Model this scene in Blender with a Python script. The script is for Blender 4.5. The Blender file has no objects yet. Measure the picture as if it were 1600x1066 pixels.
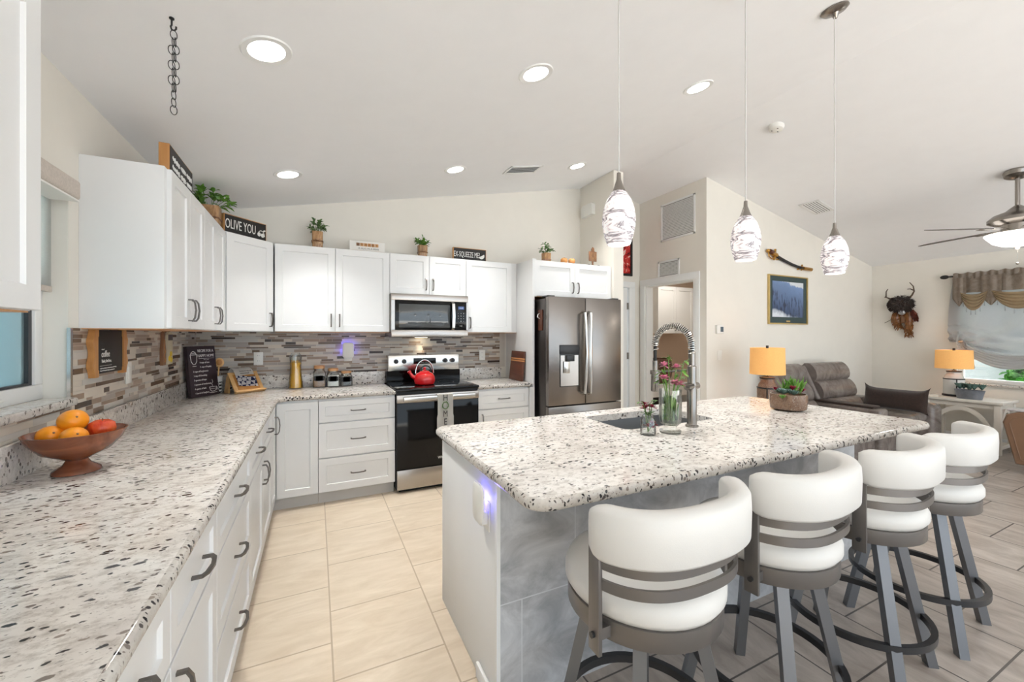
import bpy, bmesh, math, random
from mathutils import Matrix, Vector
from mathutils.geometry import tessellate_polygon
random.seed(7)
PI = math.pi
SC = bpy.context.scene
COL = SC.collection

# ------------------------------------------------------------ camera, world, exposure
TH = math.radians(25.76)
cam_data = bpy.data.cameras.new('camera'); cam_data.sensor_width = 36
cam_data.lens = 634.9/1600*36; cam_data.shift_y = -0.0053; cam_data.clip_start = 0.03
cam = bpy.data.objects.new('camera', cam_data); COL.objects.link(cam)
cam.location = (0, 0, 1.3975); cam.rotation_euler = (PI/2, 0, -TH)
SC.camera = cam
world = bpy.data.worlds.new('daylight'); SC.world = world; world.use_nodes = True
WB = world.node_tree.nodes['Background']
WB.inputs[0].default_value = (0.76, 0.885, 1.0, 1); WB.inputs[1].default_value = 1.95
SC.view_settings.view_transform = 'Standard'; SC.view_settings.look = 'None'
SC.view_settings.gamma = 1; SC.view_settings.use_curve_mapping = False
SC.view_settings.exposure = 0.42
sun_data = bpy.data.lights.new('sun', 'SUN'); sun_data.energy = 15; sun_data.angle = .01; sun_data.color = (1, .97, .92)
sun = bpy.data.objects.new('sun', sun_data); COL.objects.link(sun); sun.rotation_euler = (math.radians(20), math.radians(8), 0)   # high sun on the patio behind the room
CAN_W, PEND_W, LAMP_W = 4.9, 0.8, 1.2     # recessed can, pendant and table lamp power

# ------------------------------------------------------------ room dimensions
W, D = -0.93, 4.312                # left wall, kitchen back wall
C0, SL, RX = 2.6544, 0.2059, 3.41  # vaulted ceiling
HALL, LIV, RIGHT = 4.05, 3.24, 7.75
REAR = -3.4
def ceil(x): return C0+SL*x if x < RX else C0+SL*RX-SL*(x-RX)
ZB, ZT = 1.43, 2.19                # wall cabinets
CT = 0.914                         # counter top
UF = W+0.313                       # left wall cabinet front
BF = D-0.313                       # back wall cabinet front
LF, BBF = -0.285, D-0.635          # base cabinet front planes

# ------------------------------------------------------------ materials
def C(r, g=None, b=None):
    if g is None: r, g, b = r
    f = lambda v: v/255/12.92 if v/255 <= .04045 else ((v/255+.055)/1.055)**2.4
    return (f(r), f(g), f(b), 1)
class NT:
    def __init__(s, name):
        s.m = bpy.data.materials.new(name); s.m.use_nodes = True
        s.t = s.m.node_tree; s.n = s.t.nodes; s.p = s.n['Principled BSDF']; s.out = s.n['Material Output']
    def new(s, kind, **kw):
        n = s.n.new(kind)
        for k, v in kw.items():
            if isinstance(k, str) and hasattr(n, k): setattr(n, k, v)
        return n
    def link(s, a, b): s.t.links.new(a, b)
    def coord(s, scale=(1, 1, 1), rot=(0, 0, 0), loc=(0, 0, 0)):
        tc = s.n.new('ShaderNodeTexCoord'); mp = s.n.new('ShaderNodeMapping')
        mp.inputs['Scale'].default_value = scale; mp.inputs['Rotation'].default_value = rot; mp.inputs['Location'].default_value = loc
        s.link(tc.outputs['Object'], mp.inputs['Vector']); return mp.outputs['Vector']
    def noise(s, vec, scale, detail=3, rough=.55, dist=0):
        n = s.n.new('ShaderNodeTexNoise'); n.inputs['Scale'].default_value = scale
        n.inputs['Detail'].default_value = detail; n.inputs['Roughness'].default_value = rough; n.inputs['Distortion'].default_value = dist
        s.link(vec, n.inputs['Vector']); return n.outputs['Fac']
    def ramp(s, fac, stops, interp='LINEAR'):
        r = s.n.new('ShaderNodeValToRGB'); r.color_ramp.interpolation = interp
        e = r.color_ramp.elements
        while len(e) < len(stops): e.new(1)
        for i, (p, c) in enumerate(stops):
            e[i].position = p; e[i].color = c if len(c) == 4 else (*c, 1)
        s.link(fac, r.inputs['Fac']); return r.outputs['Color']
    def mix(s, fac, a, b, mode='MIX'):
        n = s.n.new('ShaderNodeMix'); n.data_type = 'RGBA'; n.blend_type = mode
        for v, i in ((fac, 0), (a, 6), (b, 7)):
            if hasattr(v, 'links'): s.link(v, n.inputs[i])
            else: n.inputs[i].default_value = v
        return n.outputs[2]
    def bump(s, h, strength=.2, dist=.002):
        b = s.n.new('ShaderNodeBump'); b.inputs['Strength'].default_value = strength; b.inputs['Distance'].default_value = dist
        s.link(h, b.inputs['Height']); s.link(b.outputs['Normal'], s.p.inputs['Normal'])
    def col(s, c): s.link(c, s.p.inputs['Base Color']) if hasattr(c, 'links') else setattr(s.p.inputs['Base Color'], 'default_value', c)
def mat(name, c, rough=.5, metal=0, var=.06, scale=6, bump=0, bscale=200, spec=.5, emit=None, es=0, stretch=(1, 1, 1), coat=0, trans=0, sheen=0):
    t = NT(name); c = C(*c) if max(c) > 1 else (*c, 1)
    v = t.coord(stretch)
    d = tuple(min(1, x*(1-var)) for x in c[:3])+(1,); l = tuple(min(1, x*(1+var)) for x in c[:3])+(1,)
    t.col(t.ramp(t.noise(v, scale), [(.3, d), (.7, l)]))
    p = t.p.inputs
    p['Roughness'].default_value = rough; p['Metallic'].default_value = metal; p['Specular IOR Level'].default_value = spec
    p['Coat Weight'].default_value = coat; p['Transmission Weight'].default_value = trans; p['Sheen Weight'].default_value = sheen
    if emit: p['Emission Color'].default_value = C(*emit) if max(emit) > 1 else (*emit, 1); p['Emission Strength'].default_value = es
    if bump: t.bump(t.noise(v, bscale, 2), bump)
    return t.m
def wood(name, c1, c2, axis=2, scale=8, rough=.45):
    t = NT(name); s = [12, 12, 12]; s[axis] = 1.2
    f = t.noise(t.coord(tuple(s)), scale/4, 5, .6, 1.2)
    t.col(t.ramp(f, [(.25, C(*c1)), (.75, C(*c2))])); t.p.inputs['Roughness'].default_value = rough
    t.bump(f, .1); return t.m
def glassy(name, tint=(1, 1, 1), rough=0.02, fac=.12):
    t = NT(name); tr = t.new('ShaderNodeBsdfTransparent'); tr.inputs[0].default_value = (*tint, 1)
    gl = t.new('ShaderNodeBsdfGlossy'); gl.inputs['Roughness'].default_value = rough
    fr = t.new('ShaderNodeLayerWeight'); fr.inputs['Blend'].default_value = .25
    mp = t.new('ShaderNodeMapRange'); mp.inputs['To Min'].default_value = fac*.5; mp.inputs['To Max'].default_value = .7
    mx = t.new('ShaderNodeMixShader'); t.link(fr.outputs['Fresnel'], mp.inputs['Value']); t.link(mp.outputs[0], mx.inputs[0])
    t.link(tr.outputs[0], mx.inputs[1]); t.link(gl.outputs[0], mx.inputs[2]); t.link(mx.outputs[0], t.out.inputs['Surface']); return t.m
def granite(name, edge=False):
    t = NT(name); v = t.coord()
    big = t.noise(v, 3.2, 4, .6, .6)
    base = t.ramp(big, [(.3, C(237, 235, 231)), (.5, C(230, 225, 218)), (.68, C(211, 204, 197))])
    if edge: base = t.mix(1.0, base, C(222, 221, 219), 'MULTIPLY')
    mid = t.noise(t.coord((1, 1.7, 1.2), (0, 0, .25)), 30, 4, .7)
    base = t.mix(t.ramp(mid, [(.47, (0, 0, 0)), (.68, (.85, .85, .85))]), base, C(178, 169, 160))
    fine = t.noise(t.coord((1, 1.9, 1.4), (0, 0, .3)), 95, 3, .6)
    base = t.mix(t.ramp(fine, [(.61, (0, 0, 0)), (.70, (.8, .8, .8))]), base, C(130, 121, 115))
    vo = t.new('ShaderNodeTexVoronoi'); vo.feature = 'F1'; vo.inputs['Scale'].default_value = 62 if edge else 48; vo.inputs['Randomness'].default_value = 1
    wob = t.noise(v, 60, 2); add = t.new('ShaderNodeVectorMath', operation='ADD'); sc = t.new('ShaderNodeVectorMath', operation='SCALE')
    sc.inputs['Scale'].default_value = .55
    t.link(wob, sc.inputs[0]); t.link(t.coord((1.3, 1.5, .9) if edge else (.86, 1.4, 1.0), (0, 0, .3)), add.inputs[0]); 
    sc.inputs['Scale'].default_value = .02; t.link(sc.outputs[0], add.inputs[1]); t.link(add.outputs[0], vo.inputs['Vector'])
    # each cell may or may not hold a speck, of its own size
    sep = t.new('ShaderNodeSeparateColor'); t.link(vo.outputs['Color'], sep.inputs[0])
    dens = t.noise(v, 7, 3, .6, .8)
    rad = t.new('ShaderNodeMath', operation='MULTIPLY'); t.link(sep.outputs[0], rad.inputs[0])
    dm = t.new('ShaderNodeMapRange'); dm.inputs['From Min'].default_value = .35; dm.inputs['From Max'].default_value = .7
    dm.inputs['To Min'].default_value = .46 if edge else .32; dm.inputs['To Max'].default_value = .78 if edge else .62; t.link(dens, dm.inputs['Value']); t.link(dm.outputs[0], rad.inputs[1])
    sub = t.new('ShaderNodeMath', operation='SUBTRACT'); t.link(rad.outputs[0], sub.inputs[0]); t.link(vo.outputs['Distance'], sub.inputs[1])
    speck = t.ramp(sub.outputs[0], [(.0, (0, 0, 0)), (.09, (1, 1, 1))])
    speckc = t.ramp(sep.outputs[1], [(.0, C(30, 28, 30)), (.55, C(62, 56, 56)), (.75, C(120, 110, 104)), (1, C(150, 138, 128))])
    c = t.mix(speck, base, speckc)
    vein = t.noise(t.coord((1.0, 4.2, 2), (0, 0, .12)), 5, 8, .72, 1.5)
    vm = t.ramp(vein, [(.615, (0, 0, 0)), (.66, (.8, .8, .8))])
    c = t.mix(vm, c, C(78, 74, 76)); t.col(c)
    t.p.inputs['Roughness'].default_value = .09; t.p.inputs['Specular IOR Level'].default_value = .55
    return t.m
def tiles(name, c1, c2, grout, bw, rh, off, offset, swap, rough=.35, streak=(1.5, 6, 1), msize=.004, contrast=(.3, .7)):
    t = NT(name); v = t.coord()
    sx = t.new('ShaderNodeSeparateXYZ'); cx = t.new('ShaderNodeCombineXYZ'); t.link(v, sx.inputs[0])
    a, b = swap; ad = []
    for k, o in ((a, off[0]), (b, off[1])):
        m = t.new('ShaderNodeMath', operation='ADD'); t.link(sx.outputs[k], m.inputs[0]); m.inputs[1].default_value = o; ad.append(m)
    t.link(ad[0].outputs[0], cx.inputs[0]); t.link(ad[1].outputs[0], cx.inputs[1])
    br = t.new('ShaderNodeTexBrick'); br.offset = offset; br.offset_frequency = 2; br.squash = 1
    for k, val in (('Scale', 1), ('Mortar Size', msize), ('Mortar Smooth', .1), ('Bias', 0), ('Brick Width', bw), ('Row Height', rh)): br.inputs[k].default_value = val
    br.inputs['Color1'].default_value = (.93, .93, .93, 1); br.inputs['Color2'].default_value = (1.0, 1.0, 1.0, 1); br.inputs['Mortar'].default_value = (1, 1, 1, 1)
    t.link(cx.outputs[0], br.inputs['Vector'])
    n = t.noise(t.coord(streak, (0, 0, .5)), 2.2, 6, .65, .8)
    c = t.ramp(n, [(contrast[0], C(*c1)), (contrast[1], C(*c2))])
    c = t.mix(1.0, c, br.outputs['Color'], 'MULTIPLY')
    t.col(t.mix(br.outputs['Fac'], c, C(*grout)))
    t.p.inputs['Roughness'].default_value = rough
    inv = t.new('ShaderNodeMath', operation='SUBTRACT'); inv.inputs[0].default_value = 1; t.link(br.outputs['Fac'], inv.inputs[1])
    t.bump(inv.outputs[0], .25, .002); return t.m
def swirl(name, strength):
    t = NT(name); f = t.noise(t.coord((4, 4, 17), (.65, .5, 0)), 1.5, 5, .6, 1.1)
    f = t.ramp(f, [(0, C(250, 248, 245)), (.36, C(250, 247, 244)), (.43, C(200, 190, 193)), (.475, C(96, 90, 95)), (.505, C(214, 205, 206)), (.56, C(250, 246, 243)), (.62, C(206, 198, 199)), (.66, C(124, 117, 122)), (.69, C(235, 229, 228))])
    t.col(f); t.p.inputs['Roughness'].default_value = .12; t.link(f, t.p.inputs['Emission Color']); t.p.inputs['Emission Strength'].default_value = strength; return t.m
    w = t.new('ShaderNodeTexWave'); w.wave_type = 'BANDS'; w.bands_direction = 'Z'
    w.inputs['Scale'].default_value = 3.2; w.inputs['Distortion'].default_value = 5; w.inputs['Detail'].default_value = 4; w.inputs['Detail Scale'].default_value = 1.1
    t.link(t.coord((2.6, 2.6, 3.4), (.75, .35, 0)), w.inputs['Vector'])
    f = t.ramp(w.outputs['Fac'], [(.0, C(126, 120, 124)), (.05, C(186, 178, 181)), (.16, C(228, 222, 221)), (.4, C(246, 243, 240)), (1, C(252, 250, 247))])
    t.col(f); t.p.inputs['Roughness'].default_value = .12; t.link(f, t.p.inputs['Emission Color']); t.p.inputs['Emission Strength'].default_value = strength; return t.m
def painting(name, stops, scale, stretch=(1, 1, 1), dist=2):
    t = NT(name); t.col(t.ramp(t.noise(t.coord(stretch), scale, 6, .65, dist), [(p, C(*c)) for p, c in stops])); t.p.inputs['Roughness'].default_value = .25; return t.m
def steel(name, c, rough, stretch=(1, 1, 60), metal=1):
    t = NT(name); f = t.noise(t.coord(stretch), 8, 3)
    cc = C(*c); t.col(t.ramp(f, [(.3, tuple(x*.93 for x in cc[:3])+(1,)), (.7, cc)]))
    t.p.inputs['Metallic'].default_value = metal; t.p.inputs['Roughness'].default_value = rough; t.bump(f, .03, .001); return t.m

def translucent(name, c):
    t = NT(name); d = t.new('ShaderNodeBsdfDiffuse'); l = t.new('ShaderNodeBsdfTranslucent'); mx = t.new('ShaderNodeMixShader'); mx.inputs[0].default_value = .6
    k = t.ramp(t.noise(t.coord((1, 1, 6)), 90), [(.3, tuple(x*.92 for x in C(*c)[:3])), (.7, C(*c))])
    t.link(k, d.inputs[0]); t.link(k, l.inputs[0]); t.link(d.outputs[0], mx.inputs[1]); t.link(l.outputs[0], mx.inputs[2]); t.link(mx.outputs[0], t.out.inputs['Surface']); return t.m
M = dict(
 wall=mat('wall_paint', (234, 229, 219), .85, var=.012, bump=.08, bscale=90),
 ceil=mat('ceiling_paint', (248, 248, 249), .9, var=.01, bump=.1, bscale=60),
 trim=mat('trim_paint', (238, 238, 236), .4, var=.01),
 white=mat('cabinet_lacquer', (236, 236, 235), .28, var=.008),
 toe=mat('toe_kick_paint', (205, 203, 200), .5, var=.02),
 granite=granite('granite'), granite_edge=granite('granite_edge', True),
 floor=tiles('beige_tile', (206, 188, 165), (226, 211, 191), (176, 158, 136), .46, .461, (-2.02, -.065), .5, (1, 0), .3),
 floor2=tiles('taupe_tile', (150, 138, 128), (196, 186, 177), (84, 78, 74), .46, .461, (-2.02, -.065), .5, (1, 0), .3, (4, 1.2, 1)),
 slate=tiles('slate_tile', (156, 158, 161), (218, 219, 221), (214, 216, 218), .90, .48, (-.906, .084), .27, (0, 2), .4, (2, 2, 3), .0025),
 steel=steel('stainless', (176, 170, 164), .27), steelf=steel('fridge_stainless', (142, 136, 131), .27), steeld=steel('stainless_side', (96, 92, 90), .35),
 steell=steel('bright_steel', (214, 212, 208), .2, (60, 1, 1)),
 nickel=steel('brushed_nickel', (150, 144, 138), .25), pull=steel('pull_metal', (118, 114, 110), .3),
 gun=mat('gunmetal_paint', (116, 112, 109), .34, .6, .03), gunl=mat('gunmetal_base', (116, 117, 120), .36, .5, .03),
 leather=mat('white_leather', (216, 214, 210), .42, var=.015, bump=.12, bscale=350),
 black=mat('black_glass', (10, 10, 11), .08, var=.1, spec=.28), blackm=mat('black_matte', (26, 25, 26), .5),
 dark=mat('dark_plastic', (40, 40, 42), .35), plastic=mat('white_plastic', (238, 236, 230), .35, var=.01),
 oak=wood('honey_oak', (176, 118, 62), (206, 152, 92)), bamboo=wood('bamboo', (212, 164, 104), (232, 190, 132), 0),
 bamboo2=wood('bamboo_inlay', (190, 126, 58), (212, 150, 80), 0), walnut=wood('walnut', (74, 40, 28), (112, 64, 44), 1), walnutb=wood('acacia_bowl', (92, 48, 30), (150, 88, 58), 0, 5, .25),
 maple=wood('maple_strip', (206, 140, 84), (226, 164, 104), 1), brownw=wood('brown_wood', (110, 74, 50), (146, 104, 72), 2),
 bark=painting('bark', [(.3, (70, 50, 40)), (.45, (138, 112, 92)), (.55, (104, 76, 58)), (.7, (176, 160, 142))], 40, (1, 1, .6)),
 burlap=painting('burlap', [(.3, (130, 92, 58)), (.6, (184, 142, 98)), (.75, (206, 170, 128))], 30, (1, 1, .3)),
 chalk=mat('chalkboard', (32, 29, 28), .6, var=.15), plum=mat('plum_board', (46, 32, 38), .5, var=.15), ink=mat('white_ink', (232, 230, 226), .6, var=.02),
 inkd=mat('dark_ink', (46, 44, 44), .6), orange=mat('orange_peel', (240, 148, 22), .35, var=.06, bump=.25, bscale=220), 
 fabric=mat('linen', (206, 196, 186), .9, var=.08, scale=120, bump=.2, bscale=400), sheer=translucent('shade_fabric', (226, 226, 222)),
 red=mat('red_enamel', (206, 20, 28), .12, var=.03, coat=.6), cloth=mat('white_cloth', (236, 233, 227), .9, var=.03, bump=.15),
 leaf=painting('leaf_green', [(.3, (58, 88, 48)), (.5, (104, 136, 82)), (.7, (166, 186, 140))], 22), leaf2=painting('leaf_bright', [(.3, (60, 104, 38)), (.55, (108, 154, 64)), (.75, (160, 192, 108))], 26),
 leaf3=painting('leaf_grey', [(.3, (60, 88, 84)), (.6, (118, 148, 136)), (.75, (176, 196, 186))], 26),
 maroon=painting('maroon_petal', [(.3, (84, 14, 30)), (.7, (150, 40, 62))], 40), foxred=painting('red_fur', [(.35, (70, 30, 24)), (.65, (112, 56, 44))], 30), pink=painting('pink_petal', [(.3, (196, 88, 126)), (.7, (232, 158, 180))], 60),
 glass=glassy('clear_glass', (.97, .98, .97)), gglass=glassy('green_glass', (.80, .90, .78)), pane=glassy('window_pane', (.93, .97, .98)), screen=glassy('insect_screen', (.72, .80, .82), .5, .02),
 pasta=painting('pasta', [(.35, (244, 172, 36)), (.65, (255, 208, 84))], 14, (14, 14, .6)), brown=mat('brown_sugar', (158, 120, 88), .9, var=.2, scale=60), sugar=mat('sugar', (240, 238, 234), .8), coffee=mat('coffee_beans', (74, 70, 66), .7, var=.5, scale=90),
 cork=wood('pale_wood_lid', (196, 140, 92), (218, 168, 118), 0),
 blue=mat('night_light_glow', (60, 60, 255), .4, emit=(.16, .14, 1), es=3.5), canlens=mat('downlight_lens', (255, 252, 245), .4, emit=(1, .97, .92), es=7),
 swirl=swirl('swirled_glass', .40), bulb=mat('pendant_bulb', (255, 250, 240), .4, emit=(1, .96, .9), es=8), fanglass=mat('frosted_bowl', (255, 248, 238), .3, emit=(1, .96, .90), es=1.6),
 lampshade=mat('amber_linen', (226, 172, 104), .9, var=.09, scale=60, stretch=(1, 1, 5), emit=(1, .50, .17), es=.24), lamppale=mat('bottle_glass', (206, 206, 202), .15, var=.03),
 sofa=painting('grey_brown_suede', [(.3, (98, 88, 82)), (.6, (132, 122, 116)), (.8, (150, 142, 138))], 4), sofad=mat('dark_console', (52, 40, 36), .4), fur=mat('brown_fur', (44, 28, 20), 1, var=.3, scale=50, bump=1, bscale=160, sheen=.4),
 tan=mat('tan_leather', (136, 104, 80), .4, var=.08, bump=.1), creamp=mat('cream_table_paint', (226, 219, 208), .45, var=.03),
 zinc=mat('zinc', (134, 138, 146), .45, .5, .15, 20), gold=mat('gold', (186, 140, 70), .3, .8, .15, 30), goldf=mat('gold_frame', (206, 180, 120), .35, .6), greenmat=mat('green_mat', (58, 74, 74), .7),
 redart=painting('red_art', [(.35, (36, 18, 16)), (.48, (184, 40, 38)), (.58, (206, 66, 56)), (.66, (226, 210, 196)), (.75, (50, 24, 20))], 5, dist=3),
 curtain=painting('valance_fabric', [(.4, (158, 142, 126)), (.6, (176, 160, 144)), (.72, (132, 116, 104))], 9), curtain2=translucent('sheer_curtain', (216, 214, 213)), swag=mat('swag_satin', (190, 168, 136), .45, var=.08), 
 bone=mat('antler', (84, 66, 50), .5), foxfur=painting('fox_fur', [(.35, (88, 54, 26)), (.55, (142, 92, 48)), (.7, (96, 44, 26))], 20, (1, 1, .4)), silver=mat('silver_face', (168, 168, 170), .3, .6),
 blade=wood('fan_blade', (70, 62, 58), (96, 88, 82), 0), grout=mat('grout', (206, 198, 188), .8), hedge=painting('hedge_leaf', [(.35, (30, 80, 26)), (.55, (84, 150, 58)), (.75, (160, 205, 110))], 14), stucco=mat('white_stucco', (178, 178, 176), .9), patio=mat('patio', (204, 203, 201), .9), teal=painting('teal_screen_hedge', [(.3, (150, 190, 198)), (.6, (186, 222, 226)), (.8, (216, 236, 226))], 5),
 peach=mat('laundry_paint', (224, 204, 186), .85, var=.01), wicker=painting('wicker', [(.4, (74, 50, 38)), (.6, (110, 78, 58))], 60), grey=mat('sink_steel', (118, 120, 122), .4, .5), checker=None, marblew=mat('white_ceramic', (232, 230, 226), .2), slatd=mat('grille_shadow', (98, 95, 92), .8),
)
def checks(name, c1, c2, s):
    t = NT(name); k = t.new('ShaderNodeTexChecker'); k.inputs['Scale'].default_value = s
    k.inputs['Color1'].default_value = C(*c1); k.inputs['Color2'].default_value = C(*c2); t.link(t.coord(), k.inputs['Vector']); t.col(k.outputs['Color']); t.p.inputs['Roughness'].default_value = .9; return t.m
M['checker'] = checks('navy_check', (34, 42, 86), (232, 230, 232), 34)
M['crock'] = checks('black_white_glaze', (40, 40, 42), (226, 224, 220), 70)
MOSAIC = [mat('mosaic_cream', (206, 196, 182), .4, var=.05, spec=.3), mat('mosaic_grey', (168, 158, 149), .35, var=.08, spec=.3), mat('mosaic_taupe', (152, 132, 115), .3, var=.08, spec=.3),
          mat('mosaic_brown', (106, 86, 70), .25, var=.12, spec=.3), mat('mosaic_dark', (66, 54, 47), .25, var=.12, spec=.3), mat('mosaic_pale', (192, 187, 180), .4, var=.05, spec=.3)]

def landscape():
    t = NT('winter_art'); v = t.coord(); s = t.new('ShaderNodeSeparateXYZ'); t.link(v, s.inputs[0])
    mth = lambda op, a, b: (lambda n: ([t.link(q, n.inputs[i]) if hasattr(q, 'links') else setattr(n.inputs[i], 'default_value', q) for i, q in enumerate((a, b))], n.outputs[0])[1])(t.new('ShaderNodeMath', operation=op))
    z = mth('DIVIDE', s.outputs[2], .635); x = mth('DIVIDE', s.outputs[0], .84)
    h = mth('ADD', mth('ADD', z, mth('MULTIPLY', x, .28)), mth('MULTIPLY', mth('SUBTRACT', t.noise(v, 9, 5), .5), .25))
    c = t.ramp(h, [(.26, C(222, 228, 236)), (.36, C(70, 86, 116)), (.62, C(98, 118, 152)), (.86, C(110, 134, 172)), (.97, C(120, 146, 188)), (1.0, C(222, 226, 230))])
    k = t.ramp(h, [(.30, (0, 0, 0)), (.36, (1, 1, 1)), (.68, (1, 1, 1)), (.78, (0, 0, 0))])
    tr = t.ramp(t.noise(t.coord((5, 1, 1.3)), 5, 4), [(.50, (0, 0, 0)), (.60, (.8, .8, .8))])
    c = t.mix(t.mix(1.0, k, tr, 'MULTIPLY'), c, C(40, 42, 62)); t.col(c); t.p.inputs['Roughness'].default_value = .3; return t.m
M['art'] = landscape()
# ------------------------------------------------------------ mesh builder
V = Vector
def Rz(a): return Matrix.Rotation(a, 4, 'Z')
def Tr(x, y, z): return Matrix.Translation((x, y, z))
def F(o, x, up=(0, 0, 1)):
    x = V(x).normalized(); u = V(up).normalized(); n = x.cross(u).normalized(); u = n.cross(x)
    return Matrix(((x.x, u.x, n.x, o[0]), (x.y, u.y, n.y, o[1]), (x.z, u.z, n.z, o[2]), (0, 0, 0, 1)))
def offset_poly(pts, d):   # counter-clockwise polygon, inwards
    out = []; n = len(pts)
    for i in range(n):
        a, b, c = V(pts[i-1]), V(pts[i]), V(pts[(i+1) % n])
        e1 = (b-a).normalized(); e2 = (c-b).normalized(); n1 = V((-e1.y, e1.x)); n2 = V((-e2.y, e2.x))
        m = (n1+n2)/max(.2, 1+n1.dot(n2)); out.append((b.x+m.x*d, b.y+m.y*d))
    return out
def roundrect(x0, x1, y0, y1, r, seg=5):
    p = []
    for cx, cy, a0 in ((x1-r, y0+r, -90), (x1-r, y1-r, 0), (x0+r, y1-r, 90), (x0+r, y0+r, 180)):
        for i in range(seg+1):
            a = math.radians(a0+90*i/seg); p.append((cx+r*math.cos(a), cy+r*math.sin(a)))
    return p
class MB:
    def __init__(s, T=None): s.bm = bmesh.new(); s.T = T or Matrix.Identity(4); s.mi = 0
    def v(s, co): return s.bm.verts.new(s.T @ V(co))
    def f(s, vs):
        try: fa = s.bm.faces.new(vs); fa.material_index = s.mi; return fa
        except ValueError: return None
    def box(s, x0, x1, y0, y1, z0, z1, bev=0, seg=2):
        p = [s.v((x, y, z)) for z in (z0, z1) for x, y in ((x0, y0), (x1, y0), (x1, y1), (x0, y1))]
        fs = [s.f([p[i] for i in q]) for q in ((3, 2, 1, 0), (4, 5, 6, 7), (0, 1, 5, 4), (1, 2, 6, 5), (2, 3, 7, 6), (3, 0, 4, 7))]
        if bev:
            es = list({e for f in fs for e in f.edges})
            r = bmesh.ops.bevel(s.bm, geom=es, offset=bev, segments=seg, affect='EDGES', profile=.5, clamp_overlap=True)
            for f in r['faces']: f.material_index = s.mi
        return s
    def loops(s, loops, closed=True, cap0=True, cap1=True):   # skin rings of equal count
        L = [[s.v(c) for c in lp] for lp in loops]; n = len(L[0])
        for a, b in zip(L, L[1:]):
            for i in range(n if closed else n-1):
                j = (i+1) % n; s.f([a[i], a[j], b[j], b[i]])
        if cap0: s.f(L[0][::-1])
        if cap1: s.f(L[-1])
        return s
    def prism(s, pts, z0, z1): return s.loops([[(x, y, z0) for x, y in pts], [(x, y, z1) for x, y in pts]])
    def slab(s, pts, z0, z1, r=.012, holes=()):
        prof = [(r, z0), (r*.3, z0+r*.3), (0, z0+r)] + [(0, z1-r), (r*.08, z1-r*.6), (r*.3, z1-r*.3), (r*.6, z1-r*.08), (r, z1)]
        loops = [[(x, y, z) for x, y in offset_poly(pts, d)] for d, z in prof]
        s.mi = 1; s.loops(loops, True, False, False); s.mi = 0
        for z, up in ((z0, False), (z1, True)):
            polys = [[V((x, y, 0)) for x, y in offset_poly(pts, r)]]+[[V((x, y, 0)) for x, y in h] for h in holes]
            flat = [p for q in polys for p in q]; vs = [s.v((p.x, p.y, z)) for p in flat]
            for t in tessellate_polygon(polys):
                a, b, c = (flat[i] for i in t); cr = (b-a).cross(c-a).z
                s.f([vs[i] for i in (t if (cr > 0) == up else t[::-1])])
        for h in holes: s.loops([[(x, y, z0) for x, y in h], [(x, y, z1) for x, y in h]], True, False, False)
        return s
    def cyl(s, a, b, r0, r1=None, seg=16, cap=True):
        r1 = r0 if r1 is None else r1; a, b = V(a), V(b); d = (b-a).normalized()
        u = d.orthogonal().normalized(); w = d.cross(u)
        ring = lambda c, r: [c+(u*math.cos(2*PI*i/seg)+w*math.sin(2*PI*i/seg))*r for i in range(seg)]
        return s.loops([ring(a, r0), ring(b, r1)], True, cap, cap)
    def lathe(s, prof, c=(0, 0, 0), seg=24, cap=True):
        lp = [[(c[0]+r*math.cos(2*PI*i/seg), c[1]+r*math.sin(2*PI*i/seg), c[2]+z) for i in range(seg)] for r, z in prof]
        return s.loops(lp, True, cap, cap)
    def tube(s, pts, r, seg=8, closed=False, rfun=None, flat=1, ph=0):
        P = [V(p) for p in pts]; n = len(P); prev = None; L = []
        for i in range(n):
            t = (P[(i+1) % n]-P[i-1]) if closed else (P[min(i+1, n-1)]-P[max(i-1, 0)])
            t.normalize()
            if prev is None: u = t.orthogonal().normalized() if abs(t.z) > .95 else t.cross(V((0, 0, 1))).normalized()
            else: u = (prev-t*prev.dot(t)).normalized()
            prev = u; w = t.cross(u); rr = rfun(i/(n-1)) if rfun else r
            L.append([P[i]+(u*math.cos(2*PI*k/seg+ph)*flat+w*math.sin(2*PI*k/seg+ph))*rr for k in range(seg)])
        if closed: L.append(L[0]); return s.loops(L, True, False, False)
        return s.loops(L)
    def sweep(s, path, prof, closed=False):   # path: (x,y) list; prof: (offset to the left of travel, z)
        n = len(path); L = []
        for i in range(n):
            a = V(path[(i-1) % n]) if (closed or i) else V(path[0]); b = V(path[(i+1) % n]) if (closed or i < n-1) else V(path[-1])
            t = (b-a).normalized(); nn = V((-t.y, t.x)); L.append([(path[i][0]+nn.x*o, path[i][1]+nn.y*o, z) for o, z in prof])
        if closed: L.append(L[0]); return s.loops(L, True, False, False)
        return s.loops(L)
    def ball(s, c, r, sc=(1, 1, 1), seg=16, rings=10, wob=0):
        L = []
        for j in range(1, rings):
            t = PI*j/rings; L.append([(c[0]+sc[0]*r*math.sin(t)*math.cos(2*PI*i/seg)*(1+wob*random.uniform(-1, 1)), c[1]+sc[1]*r*math.sin(t)*math.sin(2*PI*i/seg)*(1+wob*random.uniform(-1, 1)), c[2]-sc[2]*r*math.cos(t)*(1+wob*random.uniform(-1, 1))) for i in range(seg)])
        s.loops(L, True, False, False)
        s.bm.verts.ensure_lookup_table(); nv = len(s.bm.verts); k = seg*(rings-1); vs = s.bm.verts
        lo, hi = s.v((c[0], c[1], c[2]-sc[2]*r)), s.v((c[0], c[1], c[2]+sc[2]*r)); s.bm.verts.ensure_lookup_table()
        for i in range(seg):
            s.f([vs[nv-k+(i+1) % seg], vs[nv-k+i], lo]); s.f([vs[nv-seg+i], vs[nv-seg+(i+1) % seg], hi])
        return s
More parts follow.
